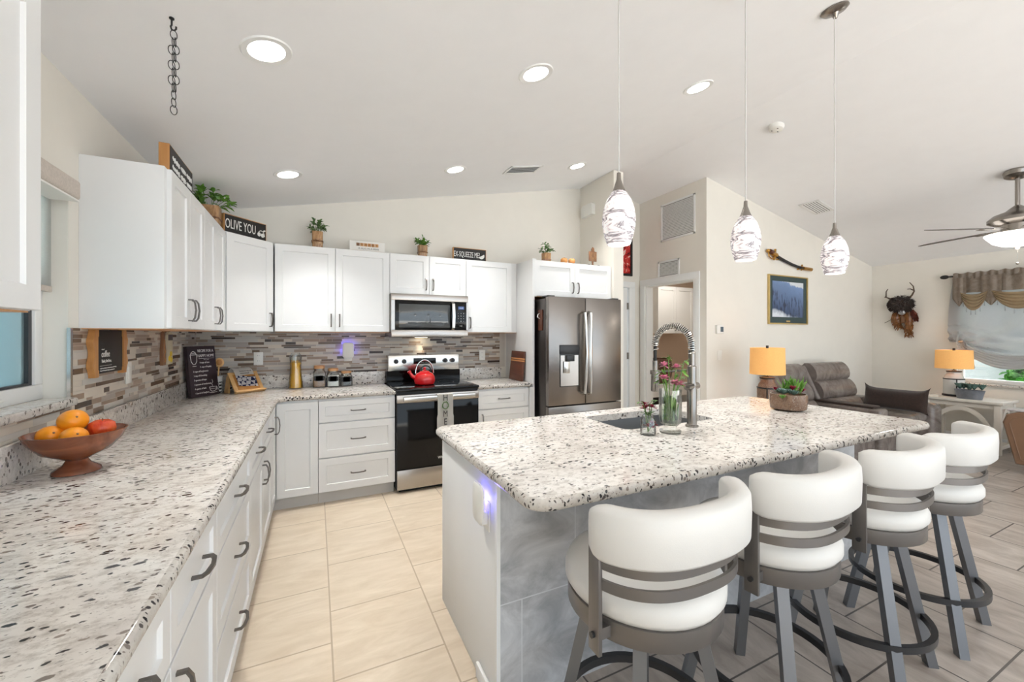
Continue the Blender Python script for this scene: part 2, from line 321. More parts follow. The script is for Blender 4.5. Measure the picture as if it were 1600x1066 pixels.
    def grid(s, fn, nu, nv, thick=0):
        Vt = [[s.v(fn(i/nu, j/nv)) for j in range(nv+1)] for i in range(nu+1)]
        fs = [s.f([Vt[i][j], Vt[i+1][j], Vt[i+1][j+1], Vt[i][j+1]]) for i in range(nu) for j in range(nv)]
        if thick: bmesh.ops.solidify(s.bm, geom=[f for f in fs if f], thickness=thick)
        return s
    def leaf(s, b, d, ln, wd, droop=.3, fold=.15):
        b = V(b); d = V(d).normalized(); side = d.cross(V((0, 0, 1))); side = side.normalized() if side.length > .05 else V((1, 0, 0)); up = side.cross(d)
        L = []
        for k, w in ((0, .12), (.3, .9), (.6, 1), (.85, .55), (1, .04)):
            c = b+d*ln*k-V((0, 0, 1))*droop*ln*k*k
            L.append([s.v(c-side*wd*.5*w+up*fold*wd*w), s.v(c), s.v(c+side*wd*.5*w+up*fold*wd*w)])
        for a, e in zip(L, L[1:]):
            for i in (0, 1): s.f([a[i], a[i+1], e[i+1], e[i]])
        return s
def root_of(o):
    while o.parent: o = o.parent
    return o
def tag(o, label=None, cat=None, group=None, kind=None):
    for k, v in (('label', label), ('category', cat), ('group', group), ('kind', kind)):
        if v: o[k] = v
    return o
def obj(name, mb, m, parent=None, world=True, smooth=35, origin=None):
    bm = mb.bm
    if parent is not None and world:
        L = root_of(parent).location; bmesh.ops.translate(bm, verts=bm.verts, vec=-L)
    elif parent is None and origin is not None: bmesh.ops.translate(bm, verts=bm.verts, vec=-V(origin))
    bmesh.ops.recalc_face_normals(bm, faces=bm.faces)
    me = bpy.data.meshes.new(name); bm.to_mesh(me); bm.free()
    for x in (m if isinstance(m, list) else [m]): me.materials.append(x)
    if smooth:
        for p in me.polygons: p.use_smooth = True
        me.set_sharp_from_angle(angle=math.radians(smooth))
    o = bpy.data.objects.new(name, me); COL.objects.link(o)
    if parent is not None: o.parent = parent
    elif origin is not None: o.location = origin
    return o
def thing(name, label, cat, loc=(0, 0, 0), rotz=0, group=None):
    o = bpy.data.objects.new(name, None); COL.objects.link(o); o.empty_display_size = .05
    o.location = loc; o.rotation_euler = (0, 0, rotz); return tag(o, label, cat, group)
def dup(o, parent=None):
    c = o.copy(); COL.objects.link(c)
    if parent: c.parent = parent
    for ch in o.children: dup(ch, c)
    return c
def struct(name, mb, m, label, cat, parent=None, smooth=35):
    o = obj(name, mb, m, parent, smooth=smooth)
    if parent is None: tag(o, label, cat, kind='structure')
    return o
def text(s, size, m, parent, Mx, xs=1, name='lettering', ext=.0006, world=True, align='CENTER'):
    cu = bpy.data.curves.new(name, 'FONT'); cu.body = s; cu.size = size; cu.extrude = ext; cu.align_x = align; cu.resolution_u = 3
    t = bpy.data.objects.new(name, cu); COL.objects.link(t); dg = bpy.context.evaluated_depsgraph_get(); dg.update()
    me = bpy.data.meshes.new_from_object(t.evaluated_get(dg)); bpy.data.objects.remove(t); bpy.data.curves.remove(cu)
    mb = MB(); mb.bm.from_mesh(me); bpy.data.meshes.remove(me)
    bmesh.ops.transform(mb.bm, verts=mb.bm.verts, matrix=Mx @ Matrix.Diagonal((xs, 1, 1, 1)))
    return obj(name, mb, m, parent, world, smooth=0)
def merge_text(items, m, parent, name='lettering', world=True):   # several lines as ONE lettering part
    mb = MB()
    for s, size, Mx, xs, al in items:
        cu = bpy.data.curves.new(name, 'FONT'); cu.body = s; cu.size = size; cu.extrude = .0006; cu.align_x = al; cu.resolution_u = 2
        t = bpy.data.objects.new(name, cu); COL.objects.link(t); dg = bpy.context.evaluated_depsgraph_get(); dg.update()
        me = bpy.data.meshes.new_from_object(t.evaluated_get(dg)); bpy.data.objects.remove(t); bpy.data.curves.remove(cu)
        me.transform(Mx @ Matrix.Diagonal((xs, 1, 1, 1))); mb.bm.from_mesh(me); bpy.data.meshes.remove(me)
    return obj(name, mb, m, parent, world, smooth=0)
def lamp(name, kind, parent, loc, power, color=(1, .96, .9), size=.1, rot=(0, 0, 0), spread=None):
    l = bpy.data.lights.new(name, kind); l.energy = power; l.color = color
    if kind == 'AREA':
        l.shape = 'DISK'; l.size = size
        if spread: l.spread = spread
    else: l.shadow_soft_size = size
    o = bpy.data.objects.new(name, l); COL.objects.link(o); o.rotation_euler = rot
    if parent is not None: o.parent = parent; o.location = V(loc)-root_of(parent).location
    else: o.location = loc
    return o
# ------------------------------------------------------------ room shell
mb = MB(); mb.prism([(W-.1, REAR), (.64, REAR), (.64, 1.40), (HALL+.12, 1.40), (HALL+.12, D+.9), (W-.1, D+.9)], -.1, 0)
struct('floor', mb, M['floor'], 'beige square tile floor of the kitchen', 'floor', smooth=0)
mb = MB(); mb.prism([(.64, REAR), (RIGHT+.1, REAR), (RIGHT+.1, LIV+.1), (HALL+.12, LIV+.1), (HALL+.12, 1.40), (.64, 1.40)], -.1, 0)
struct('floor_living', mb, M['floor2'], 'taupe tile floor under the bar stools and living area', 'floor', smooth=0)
mb = MB(); t = .12
prof = [(W-.1, ceil(W-.1)), (RX, ceil(RX)), (RIGHT+.1, ceil(RIGHT+.1)), (RIGHT+.1, ceil(RIGHT+.1)+t), (RX, ceil(RX)+t), (W-.1, ceil(W-.1)+t)]
mb.loops([[(x, REAR, z) for x, z in prof], [(x, 5.3, z) for x, z in prof]])
struct('ceiling', mb, M['ceil'], 'white vaulted ceiling with a ridge along the room', 'ceiling', smooth=0)
def wall_y(name, label, segs, y0, y1, m='wall'):   # segs: polygons in x,z
    mb = MB()
    for p in segs: mb.loops([[(x, y0, z) for x, z in p], [(x, y1, z) for x, z in p]])
    return struct(name, mb, M[m], label, 'wall', smooth=0)
H = lambda x0, x1, z0=0: [(x0, z0), (x1, z0), (x1, ceil(x1)), (x0, ceil(x0))]
wall_back = wall_y('wall_back', 'cream kitchen wall behind the range and fridge', [H(W-.1, 3.19), H(3.19, RX, 2.06), [(RX, 2.06), (3.86, 2.06), (3.86, ceil(3.86)), (RX, ceil(RX))], H(3.86, HALL)], D, D+.12)
wall_y('wall_living', 'pale wall above the sofa holding picture and sword', [H(HALL, RIGHT)], LIV, LIV+.12)
mb = MB()
wy0, wy1, wz0, wz1 = 1.46, 2.33, 1.14, 2.04
for y0, y1, z0, z1 in ((REAR, wy0, 0, ceil(W)), (wy1, D+.12, 0, ceil(W)), (wy0, wy1, 0, wz0-.035), (wy0, wy1, wz1, ceil(W))): mb.box(W-.14, W, y0, y1, z0, z1)
wall_left = struct('wall_left', mb, M['wall'], 'cream kitchen wall with the sink-side window', 'wall', smooth=0)
mb = MB(); ry0, ry1, rz0, rz1 = .75, 2.32, .78, 2.10
for y0, y1, z0, z1 in ((REAR, ry0, 0, ceil(RIGHT)), (ry1, LIV+.12, 0, ceil(RIGHT)), (ry0, ry1, 0, rz0), (ry0, ry1, rz1, ceil(RIGHT))): mb.box(RIGHT, RIGHT+.14, y0, y1, z0, z1)
struct('wall_right', mb, M['wall'], 'cream living room wall with the curtained window', 'wall', smooth=0)
mb = MB(); hz = 2.07
for y0, y1, z0 in ((LIV+.12, 3.41, 0), (3.41, 4.20, hz), (4.20, D+.9, 0)): mb.box(HALL, HALL+.12, y0, y1, z0, ceil(HALL))
struct('wall_hall', mb, M['wall'], 'cream wall with return grille over the laundry doorway', 'wall', smooth=0)
mb = MB(); mb.box(3.05, 3.19, 3.66, D, 0, ceil(3.05))
struct('wall_fridge_side', mb, M['wall'], 'narrow cream wing wall right of the fridge', 'wall', smooth=0)
mb = MB(); mb.box(HALL+.12, 6.6, 5.2, 5.3, 0, 2.5); mb.box(6.5, 6.6, LIV+.12, 5.2, 0, 2.5)
struct('wall_laundry', mb, M['peach'], 'peach wall inside the laundry room', 'wall', smooth=0)
mb = MB(); mb.box(HALL+.12, 6.6, LIV+.12, 5.3, 2.5, 2.56); struct('ceiling_laundry', mb, M['ceil'], 'flat laundry room ceiling', 'ceiling', smooth=0)
mb = MB(); mb.box(HALL+.12, 6.6, LIV+.1, 5.3, -.1, 0); struct('floor_laundry', mb, M['floor'], 'laundry room tile floor', 'floor', smooth=0)
lamp('laundry_light', 'AREA', None, (5.0, 4.2, 2.47), 8, (1, .93, .84), .5)
# trims
mb = MB()
for y0, y1, z0, z1 in ((3.325, 3.41, 0, hz), (4.20, 4.285, 0, hz), (3.325, 4.285, hz, hz+.085)): mb.box(HALL-.02, HALL, y0, y1, z0, z1, .004)
for y0, y1, z1 in ((3.4105, 3.425, hz-.015), (4.185, 4.1995, hz-.015)): mb.box(HALL+.0005, HALL+.12, y0, y1, 0, z1)
mb.box(HALL+.0005, HALL+.12, 3.4105, 4.1995, hz-.015, hz-.0005)
struct('trim_1', mb, M['trim'], 'white casing around the laundry doorway', 'door casing')
mb = MB()
for x0, x1, z0, z1 in ((3.1905, 3.2, 0, 2.05), (3.85, 3.95, 0, 2.05), (3.1905, 3.95, 2.05, 2.13)): mb.box(x0, x1, D-.02, D+.04, z0, z1, .003)
struct('trim_2', mb, M['trim'], 'white casing around the closed hall door', 'door casing')
mb = MB(); mb.box(3.205, 3.838, D+.008, D+.04, .01, 2.045, .003)
door = struct('door_1', mb, M['trim'], 'closed white hall door right of the fridge wall', 'door')
for z in (.25, 1.12, 1.80):
    mb = MB(); mb.box(3.826, 3.856, D-.004, D+.012, z-.045, z+.045); mb.cyl((3.842, D-.006, z-.045), (3.842, D-.006, z+.045), .008); obj('hinge', mb, M['nickel'], door)
mb = MB(); mb.box(HALL, RIGHT, LIV-.014, LIV, 0, .1, .004); struct('baseboard_living', mb, M['trim'], 'white baseboard under the picture wall', 'baseboard')
mb = MB(); mb.box(RIGHT-.014, RIGHT, REAR, LIV-.014, 0, .1, .004); struct('baseboard_right', mb, M['trim'], 'white baseboard under the curtained window', 'baseboard')
# left window
win = struct('window_1', (lambda m: ([m.box(W-.13, W-.075, a, b, c, d, .004) for a, b, c, d in ((wy0, wy0+.05, wz0+.06, wz1-.05), (wy1-.05, wy1, wz0+.06, wz1-.05), (wy0, wy1, wz0, wz0+.06), (wy0, wy1, wz1-.05, wz1))], m)[1])(MB()), M['trim'], 'white framed kitchen window at the left counter', 'window')
mb = MB()
for a, b, c, d in ((wy0+.051, wy0+.07, wz0+.07, 1.62), (wy1-.072, wy1-.051, wz0+.07, 1.62), (wy0+.051, wy1-.051, wz0+.061, wz0+.07), (wy0+.051, wy1-.051, 1.62, 1.64)): mb.box(W-.105, W-.085, a, b, c, d)
obj('screen_frame', mb, M['dark'], win)
mb = MB(); mb.box(W-.118, W-.112, wy0+.05, wy1-.05, wz0+.06, wz1-.05); obj('glass', mb, M['pane'], win)
mb = MB(); mb.box(W-.097, W-.096, wy0+.07, wy1-.07, wz0+.06, 1.62); obj('insect_screen', mb, M['screen'], win)
mb = MB(); mb.box(W-.075, W-.055, 1.95, 2.06, wz0+.022, wz0+.032, .003); obj('latch', mb, M['plastic'], win)
mb = MB(); mb.slab([(W-.13, wy0), (W+.03, wy0), (W+.03, wy1), (W-.13, wy1)], wz0-.035, wz0, .01); struct('window_sill_1', mb, [M['granite'], M['granite_edge']], 'speckled granite sill under the kitchen window', 'window sill')
# roller shade in the left window
t = thing('roller_shade', 'linen roller shade with padded cassette in the kitchen window', 'window shade', (W, 1.9, 1.57))
mb = MB(); mb.box(W-.04, W+.055, wy0-.03, wy1-.035, 1.955, 2.035, .014, 3); obj('cassette', mb, M['fabric'], t)
mb = MB(); mb.box(W-.04, W+.05, wy0-.025, wy1-.04, 1.949, 1.956); obj('lower_rail', mb, M['plastic'], t)
mb = MB(); mb.box(W-.052, W-.049, wy0+.02, wy1-.006, 1.60, 1.96); obj('shade_cloth', mb, M['sheer'], t)
mb = MB(); mb.box(W-.056, W-.045, wy0+.02, wy1-.006, 1.575, 1.60, .004); obj('hem_bar', mb, M['fabric'], t)
# right window
def yr(u, x):
    r = (u-800)/634.9; c, s = math.cos(TH), math.sin(TH); return x*(c-r*s)/(r*c+s)
def zr(u, v, x): y = yr(u, x); return 1.3975+(524.6-v)/634.9*(y*math.cos(TH)+x*math.sin(TH))
mb = MB(); k = .05
for a, b, c, d in ((ry0, ry0+k, rz0+k, rz1-k), (ry1-k, ry1, rz0+k, rz1-k), (ry0, ry1, rz0, rz0+k), (ry0, ry1, rz1-k, rz1), (1.5, 1.55, rz0+k, rz1-k)): mb.box(RIGHT+.05, RIGHT+.10, a, b, c, d, .004)
w2 = struct('window_2', mb, M['trim'], 'white framed living room window behind the swag curtain', 'window')
mb = MB(); mb.box(RIGHT+.07, RIGHT+.076, ry0+k, ry1-k, rz0+k, rz1-k); obj('glass', mb, M['pane'], w2)
mb = MB(); mb.slab([(RIGHT-.05, ry0-.04), (RIGHT+.05, ry0-.04), (RIGHT+.05, ry1+.04), (RIGHT-.05, ry1+.04)], rz0-.03, rz0, .008); struct('window_sill_2', mb, [M['granite'], M['granite_edge']], 'grey stone sill of the living room window', 'window sill')
# outdoors, seen through the windows
mb = MB(); mb.box(-8, 14, -9, REAR, -.22, -.12); mb.box(-8, W-.15, REAR, 9, -.22, -.12); mb.box(RIGHT+.15, 14, REAR, 9, -.22, -.12)
struct('ground', mb, M['patio'], 'pale paving outside the windows', 'ground', smooth=0)
mb = MB(); mb.box(-4.6, -4.1, -1, 9, -.12, 1.9)
hb = tag(obj('hedge', mb, M['teal'], smooth=0), 'blurred teal hedge outside the kitchen window', 'hedge')
mb = MB()
for _ in range(900):
    mb.leaf((random.uniform(10.2, 10.6), random.uniform(.4, 2.52), random.uniform(-.1, 1.7)), (random.uniform(-1, .2), random.uniform(-1, 1), random.uniform(-.4, 1)), .22, .14)
mb.box(10.3, 10.7, .4, 2.47, -.12, 1.6)
tag(obj('garden_shrub', mb, M['hedge']), 'bright green shrub outside the living room window', 'shrub')
mb = MB(); mb.box(11, 11.2, -2, 8, -.12, 2.4); tag(obj('garden_wall', mb, M['stucco'], smooth=0), 'white garden wall beyond the shrub', 'wall')

# ------------------------------------------------------------ mosaic backsplash
def mosaic(mb, length, z0, z1, T, skip=None):
    mb.T = T; z = z0
    while z < z1-.006:
        h = random.choice((.011, .011, .017, .017, .024, .024)); h = min(h, z1-z-.001); u = -random.uniform(0, .12)
        while u < length:
            w = random.choice((.06, .09, .12, .16, .20))*random.uniform(.85, 1.2); a, b = max(0, u), min(length, u+w)
            if b-a > .004:
                mb.mi = random.choices(range(6), (24, 25, 23, 15, 7, 22))[0]; mb.box(a, b-.002, -random.uniform(.0065, .0085), 0, z, z+h)
            u += w
        z += h+.002
TB = F((0, 0, 0), (1, 0, 0))
def backing(length, z0, z1, T, parent, name='backsplash_grout'):
    mb = MB(T); mb.box(0, length, -.006, 0, z0, z1); return obj(name, mb, M['grout'], parent, smooth=0)
XL = lambda y0: Matrix(((0, -1, 0, W), (1, 0, 0, y0), (0, 0, 1, 0), (0, 0, 0, 1)))  # local x along +y, local -y into the room
backing(D-2.33, 1.038, ZB, XL(2.33), wall_left); backing(1.2, 1.038, 1.10, XL(1.13), wall_left)
mb = MB(); mosaic(mb, D-2.33-.007, 1.037, ZB, XL(2.335)); mosaic(mb, 1.2, 1.037, 1.104, XL(1.13)); obj('mosaic_tile', mb, MOSAIC, wall_left, smooth=0)
XB = Tr(W, D, 0)
backing(1.985-W, 1.038, 1.45, XB, wall_back)
mb = MB(); mosaic(mb, 1.92-W, 1.037, ZB, XB); mosaic(mb, .78, .9, 1.037, Tr(.63, D, 0)); obj('mosaic_tile', mb, MOSAIC, wall_back, smooth=0)
mb = MB(); mb.box(W, W+.012, 2.318, 2.335, 1.14, ZB); struct('trim_3', mb, M['steell'], 'metal edge strip ending the mosaic by the window', 'tile edge')

# ------------------------------------------------------------ cabinets
def shaker(mb, x0, x1, z0, z1, y=0, t=.019, st=.058, dep=.009):
    st = min(st, (z1-z0)*.27); b = .004
    R = lambda d, yy: [(x0+d, yy, z0+d), (x1-d, yy, z0+d), (x1-d, yy, z1-d), (x0+d, yy, z1-d)]
    mb.loops([R(0, y+t), R(0, y+.0015), R(.0015, y), R(st, y), R(st+b, y+dep)])
def pull(name, x, z, orient, parent, T, L=.112):
    mb = MB(T); h = L/2
    P = [(-h, .002), (-h, -.02), (-h*.72, -.029), (0, -.034), (h*.72, -.029), (h, -.02), (h, .002)]
    mb.tube([(x, p[1], z+p[0]) if orient == 'v' else (x+p[0], p[1], z) for p in P], .0052, 4, flat=1.5, ph=PI/4)
    return obj(name, mb, M['pull'], parent, world=False)
def cabinet(name, label, x, y, rz, w, depth, z0, z1, fronts, toe=None, group=None, cat='cabinet', door_name='door'):
    t = thing(name, label, cat, (x, y, z0 if not toe else 0), rz, group); zb = t.location.z; T = Tr(0, 0, -zb)
    mb = MB(T); mb.box(.001, w-.001, .0195, depth, z0, z1, .0015); obj('body', mb, M['white'], t, False)
    if toe is None: mb = MB(T); mb.box(.004, w-.004, .022, depth, z0-.004, z0); obj('underside', mb, M['cork'], t, False)
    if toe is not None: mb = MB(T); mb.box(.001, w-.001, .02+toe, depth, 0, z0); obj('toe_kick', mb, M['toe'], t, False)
    for kind, a, b, c, d, hd in fronts:
        mb = MB(T); shaker(mb, a+.002, b-.002, c, d); o = obj(kind, mb, M['white'], t, False)
        if hd: pull('handle', hd[0], hd[1], hd[2], o, T)
    return t
DZ = ((.110, .382), (.392, .672), (.682, .858)); R90 = PI/2
def dd(w, n=2):   # drawers over doors
    f = []; s = w/n
    for i in range(n):
        f.append(('drawer', i*s, i*s+s, *DZ[2], (i*s+s/2, .775, 'h')))
        hx = (i+1)*s-.04 if i % 2 == 0 else i*s+.04
        f.append(('door', i*s, i*s+s, .110, .672, (hx, .575, 'v')))
    return f
def d3(w): return [('drawer', 0, w, a, b, (w/2, (a+b)/2, 'h')) for a, b in DZ]
LD = LF-W-.03
gb = 'base cabinets of the left run'
cabinet('base_cabinet', 'white base cabinet nearest the camera, drawers over doors', LF, .66, R90, .92, LD, .10, .876, dd(.92), .003)
cabinet('base_cabinet', 'white base cabinet of three stacked drawers under the fruit bowl', LF, 1.58, R90, .755, LD, .10, .876, d3(.755), .003)
cabinet('base_cabinet', 'white left-run base cabinet with two drawers over a door pair', LF, 2.335, R90, 1.015, LD, .10, .876, dd(1.015), .003)
# corner base: L plan with a door on each wing
t = thing('corner_cabinet', 'white corner base cabinet with two narrow doors meeting inside', 'cabinet', (LF, BBF, 0))
mb = MB(); mb.prism([(W+.03, 3.352), (LF-.02, 3.352), (LF-.02, BBF+.02), (.017, BBF+.02), (.017, D-.03), (W+.03, D-.03)], .10, .876); obj('body', mb, M['white'], t, smooth=0)
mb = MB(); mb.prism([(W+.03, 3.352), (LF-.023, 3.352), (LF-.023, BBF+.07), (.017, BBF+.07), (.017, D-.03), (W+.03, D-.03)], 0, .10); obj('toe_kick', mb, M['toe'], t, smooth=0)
TL = Tr(0, 3.352-BBF, 0) @ Rz(R90)
mb = MB(TL); shaker(mb, .002, BBF-3.352-.004, .11, .858); o = obj('door', mb, M['white'], t, False); pull('handle', .265, .70, 'v', o, TL, .13)
mb = MB(); shaker(mb, .006, .018-LF-.002, .11, .858); obj('door', mb, M['white'], t, False)
cabinet('base_cabinet', 'white three-drawer base cabinet left of the range', .018, BBF, 0, .612, .60, .10, .876, d3(.612), .05)
w = 1.965-1.408
cabinet('base_cabinet', 'white base cabinet between range and fridge panel', 1.408, BBF, 0, w, .60, .10, .876, [('drawer', 0, w, *DZ[2], (w/2, .775, 'h')), ('door', 0, w, .11, .672, (.045, .575, 'v'))], .05)
mb = MB(); mb.box(1.968, 2.022, BBF-.02, D, 0, .872); mb.box(2.0, 2.022, BBF-.02, D, .872, ZT, .002); mb.box(2.022, 2.045, BBF-.02, BBF, 1.80, ZT)
tag(obj('fridge_panel', mb, M['white'], smooth=0), 'tall white side panel left of the fridge', 'cabinet panel')
# wall cabinets
H2 = lambda w, z, x0=0: [('door', x0, x0+w/2, z, ZT-.004, (x0+w/2-.035, z+.10, 'v')), ('door', x0+w/2, x0+w, z, ZT-.004, (x0+w/2+.035, z+.10, 'v'))]
t = cabinet('wall_cabinet', 'white wall cabinet at the left frame edge before the window', UF, .50, R90, .925, UF-W, ZB+.028, 2.25, [('door', 0, .46, ZB+.03, 2.245, (.42, ZB+.13, 'v')), ('door', .46, .925, ZB+.03, 2.245, (.50, ZB+.13, 'v'))])
t = cabinet('wall_cabinet', 'white two-door wall cabinet just past the window, blank side facing', UF, 2.41, R90, .665, UF-W, ZB, ZT, H2(.635, ZB+.004, .03))
cabinet('wall_cabinet', 'white two-door wall cabinet next to the corner, under dark sign end', UF, 3.075, R90, .625, UF-W, ZB, ZT, H2(.625, ZB+.004))
t = thing('corner_wall_cabinet', 'white diagonal corner wall cabinet under the OLIVE YOU sign', 'cabinet', (UF, 3.70, ZB), 0)
c0, c1 = V((UF, 3.70)), V((W+.612, BF)); dg = (c1-c0); DL = dg.length; dn = V((dg.y, -dg.x)).normalized()
mb = MB(); e0, e1 = c0-dn*.02, c1-dn*.02
mb.prism([(W, 3.702), (e0.x, 3.702), (e1.x, e1.y), (W+.61, D), (W, D)], ZB, ZT); obj('body', mb, M['white'], t, smooth=0)
TD = Tr(0, 0, 0) @ Rz(math.atan2(dg.y, dg.x)); mb = MB(TD); shaker(mb, .012, DL-.012, .004, ZT-ZB-.004); o = obj('door', mb, M['white'], t, False); pull('handle', DL-.045, .10, 'v', o, TD)
x0 = W+.612
cabinet('wall_cabinet', 'white double-door wall cabinet above the pasta jar and canisters', x0, BF, 0, .634-x0, .313, ZB, ZT, H2(.634-x0, ZB+.004))
cabinet('wall_cabinet', 'short white wall cabinet above the microwave', .634, BF, 0, .766, .313, 1.80, ZT, H2(.766, 1.804))
w = 1.998-1.402
cabinet('wall_cabinet', 'white single-door wall cabinet right of the microwave', 1.402, BF, 0, w, .313, ZB, ZT, [('door', 0, w-.07, ZB+.004, ZT-.004, (.04, ZB+.10, 'v'))])
cabinet('wall_cabinet', 'white wall cabinet over the fridge', 2.046, BBF+.02, 0, 1.0, .61, 1.81, ZT, H2(1.0, 1.815))
# laundry cabinets
cabinet('wall_cabinet', 'white wall cabinet seen through the laundry doorway', 4.87, 4.78, 0, .80, .4, ZB, ZT, H2(.80, ZB+.004))
t = thing('storage_bench', 'low white laundry chest with a dark opening', 'chest', (4.45, 4.5, 0))
mb = MB(); mb.box(4.40, 5.3, 4.5, 5.15, .48, .66); mb.box(4.40, 5.3, 4.9, 5.15, 0, .48); mb.box(4.40, 4.44, 4.5, 4.9, 0, .48); mb.box(5.26, 5.3, 4.5, 4.9, 0, .48); obj('body', mb, M['white'], t)
mb = MB(); mb.box(4.45, 5.25, 4.85, 4.9, .02, .47); obj('recess', mb, M['blackm'], t)
mb = MB(); mb.lathe([(.15, 0), (.21, .1), (.23, .25), (.2, .38), (.19, .38), (.21, .25), (.14, .02)], (4.82, 4.75, .66)); tag(obj('hamper', mb, M['wicker']), 'brown wicker hamper on the laundry chest', 'basket')
mb = MB(F((5.05, 5.2, 1.17), (1, 0, 0))); mb.box(-.11, .11, -.09, .09, 0, .012); mb.T = mb.T @ Tr(0, 0, .012); mb.box(-.08, .08, -.06, .06, 0, .003); tag(obj('outlet_box', mb, M['plastic']), 'recessed white washer outlet box on peach wall', 'outlet')

# ------------------------------------------------------------ countertops
xe, ye = LF+.022, BBF-.022
t = thing('countertop', 'speckled granite L-shaped countertop along left and back walls', 'countertop', (LF, 2, .876))
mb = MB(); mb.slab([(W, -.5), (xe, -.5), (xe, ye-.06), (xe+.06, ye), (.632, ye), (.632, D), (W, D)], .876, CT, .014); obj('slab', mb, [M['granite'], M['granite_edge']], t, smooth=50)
for nm, a in (('granite upstand along the left wall behind the fruit bowl', (W+.010, W+.03, -.5, D-.01)), ('granite upstand along the back wall behind the canisters', (W+.03, .632, D-.03, D))):
    mb = MB(); mb.box(*a, CT, 1.037, .003); tag(obj('upstand', mb, M['granite'], origin=(a[1], a[2], CT)), nm, 'backsplash')
t = thing('countertop', 'short speckled granite countertop between range and fridge', 'countertop', (1.7, ye, .876))
mb = MB(); mb.slab([(1.406, ye), (1.998, ye), (1.998, D), (1.406, D)], .876, CT, .014); obj('slab', mb, [M['granite'], M['granite_edge']], t, smooth=50)
mb = MB(); mb.box(1.406, 1.93, D-.03, D, CT, 1.037, .003); tag(obj('upstand', mb, M['granite'], origin=(1.6, D, CT)), 'short granite upstand right of the range', 'backsplash')
# ------------------------------------------------------------ range
sx0, sx1, sy = .637, 1.403, BBF-.035
t = thing('range', 'stainless electric range with black glass oven door', 'stove', ((sx0+sx1)/2, sy, 0))
mb = MB(); mb.box(sx0, sx1, sy+.03, D-.03, .03, .90); mb.box(sx0+.03, sx1-.03, sy+.06, D-.06, 0, .03); obj('body', mb, M['blackm'], t)
mb = MB(); mb.box(sx0-.003, sx1+.003, sy-.01, D-.10, .90, .925, .006); obj('cooktop', mb, M['black'], t)
for cx, cy, r in ((.83, 3.80, .09), (1.2, 3.80, .11), (.83, 4.05, .07), (1.2, 4.05, .08)):
    mb = MB(); mb.lathe([(r, .9252), (r, .9256), (r-.003, .9256), (r-.003, .9252)], (cx, cy, 0), 32, False); obj('burner_ring', mb, M['dark'], t)
mb = MB(); mb.box(sx0, sx1, sy, sy+.03, .215, .80, .004); door = obj('oven_door', mb, M['black'], t)
mb = MB(); mb.box(sx0, sx1, sy-.004, sy+.03, .80, .872, .004); obj('door_rail', mb, M['steel'], door)
mb = MB(); mb.box(sx0+.05, sx1-.05, sy-.058, sy-.036, .818, .860, .007); mb.box(sx0+.06, sx0+.085, sy-.04, sy, .826, .852); mb.box(sx1-.085, sx1-.06, sy-.04, sy, .826, .852); obj('handle', mb, M['steell'], door)
mb = MB(); mb.box(sx0+.004, sx1-.004, sy-.001, sy+.03, .035, .208, .004); obj('warming_drawer', mb, M['steel'], t)
text('Whirlpool', .034, M['ink'], door, F((1.065, sy-.001, .272), (1, 0, 0)), .85, 'brand_lettering')
mb = MB(); mb.box(sx0, sx1, D-.105, D-.03, .925, 1.035); obj('backguard_base', mb, M['black'], t)
mb = MB(); mb.box(sx0+.012, sx1-.012, D-.115, D-.03, 1.035, 1.20, .008); bg = obj('backguard', mb, M['steell'], t)
mb = MB(); mb.box(sx0+.265, sx0+.50, D-.118, D-.11, 1.105, 1.165, .002); obj('display', mb, M['black'], bg)
merge_text([('12:00', .018, F((1.02, D-.1185, 1.137), (1, 0, 0)), 1, 'CENTER'), ('BAKE  BROIL   START  CLOCK', .008, F((1.02, D-.1185, 1.118), (1, 0, 0)), 1, 'CENTER')], M['ink'], bg, 'panel_lettering')
for kx in (.09, .17, .60, .68):
    mb = MB(); mb.cyl((sx0+kx, D-.115, 1.135), (sx0+kx, D-.138, 1.135), .024, .021, 20); mb.box(sx0+kx-.004, sx0+kx+.004, D-.146, D-.136, 1.116, 1.154, .001); obj('knob', mb, M['dark'], bg)
# towel over the oven handle
t = thing('dish_towel', 'white HOME towel with wreath hanging on the oven handle', 'towel', (1.055, sy-.06, .5))
tx0, tx1 = .985, 1.13
def tw(u, v):
    x = tx0+(tx1-tx0)*u+(.012*(u-.5) if v > .5 else 0); z = .866-.36*v if v > .02 else .866
    return (x, sy-.064-.004*math.sin(u*9)*v-.003*math.sin(u*4+1), z)
mb = MB(); mb.grid(tw, 12, 14, .004); mb.box(tx0+.004, tx1-.004, sy-.066, sy-.03, .862, .868, .002); obj('cloth', mb, M['cloth'], t)
ft = lambda z: F((1.055, sy-.074, z), (1, 0, 0))
merge_text([('H', .082, ft(.808), .8, 'CENTER'), ('M', .082, ft(.664), .7, 'CENTER'), ('E', .082, ft(.592), .8, 'CENTER')], M['inkd'], t)
mb = MB(); mb.tube([(1.055+.027*math.cos(a), sy-.074, .766+.03*math.sin(a)) for a in [2*PI*i/20 for i in range(20)]], .004, 6, True)
for i in range(40):
    a = 2*PI*i/40; mb.leaf((1.055+.027*math.cos(a), sy-.075, .766+.03*math.sin(a)), (math.cos(a+random.uniform(-1.5, 1.5)), -.2, math.sin(a+random.uniform(-1.5, 1.5))), .012, .006, 0)
obj('wreath', mb, M['leaf'], t)
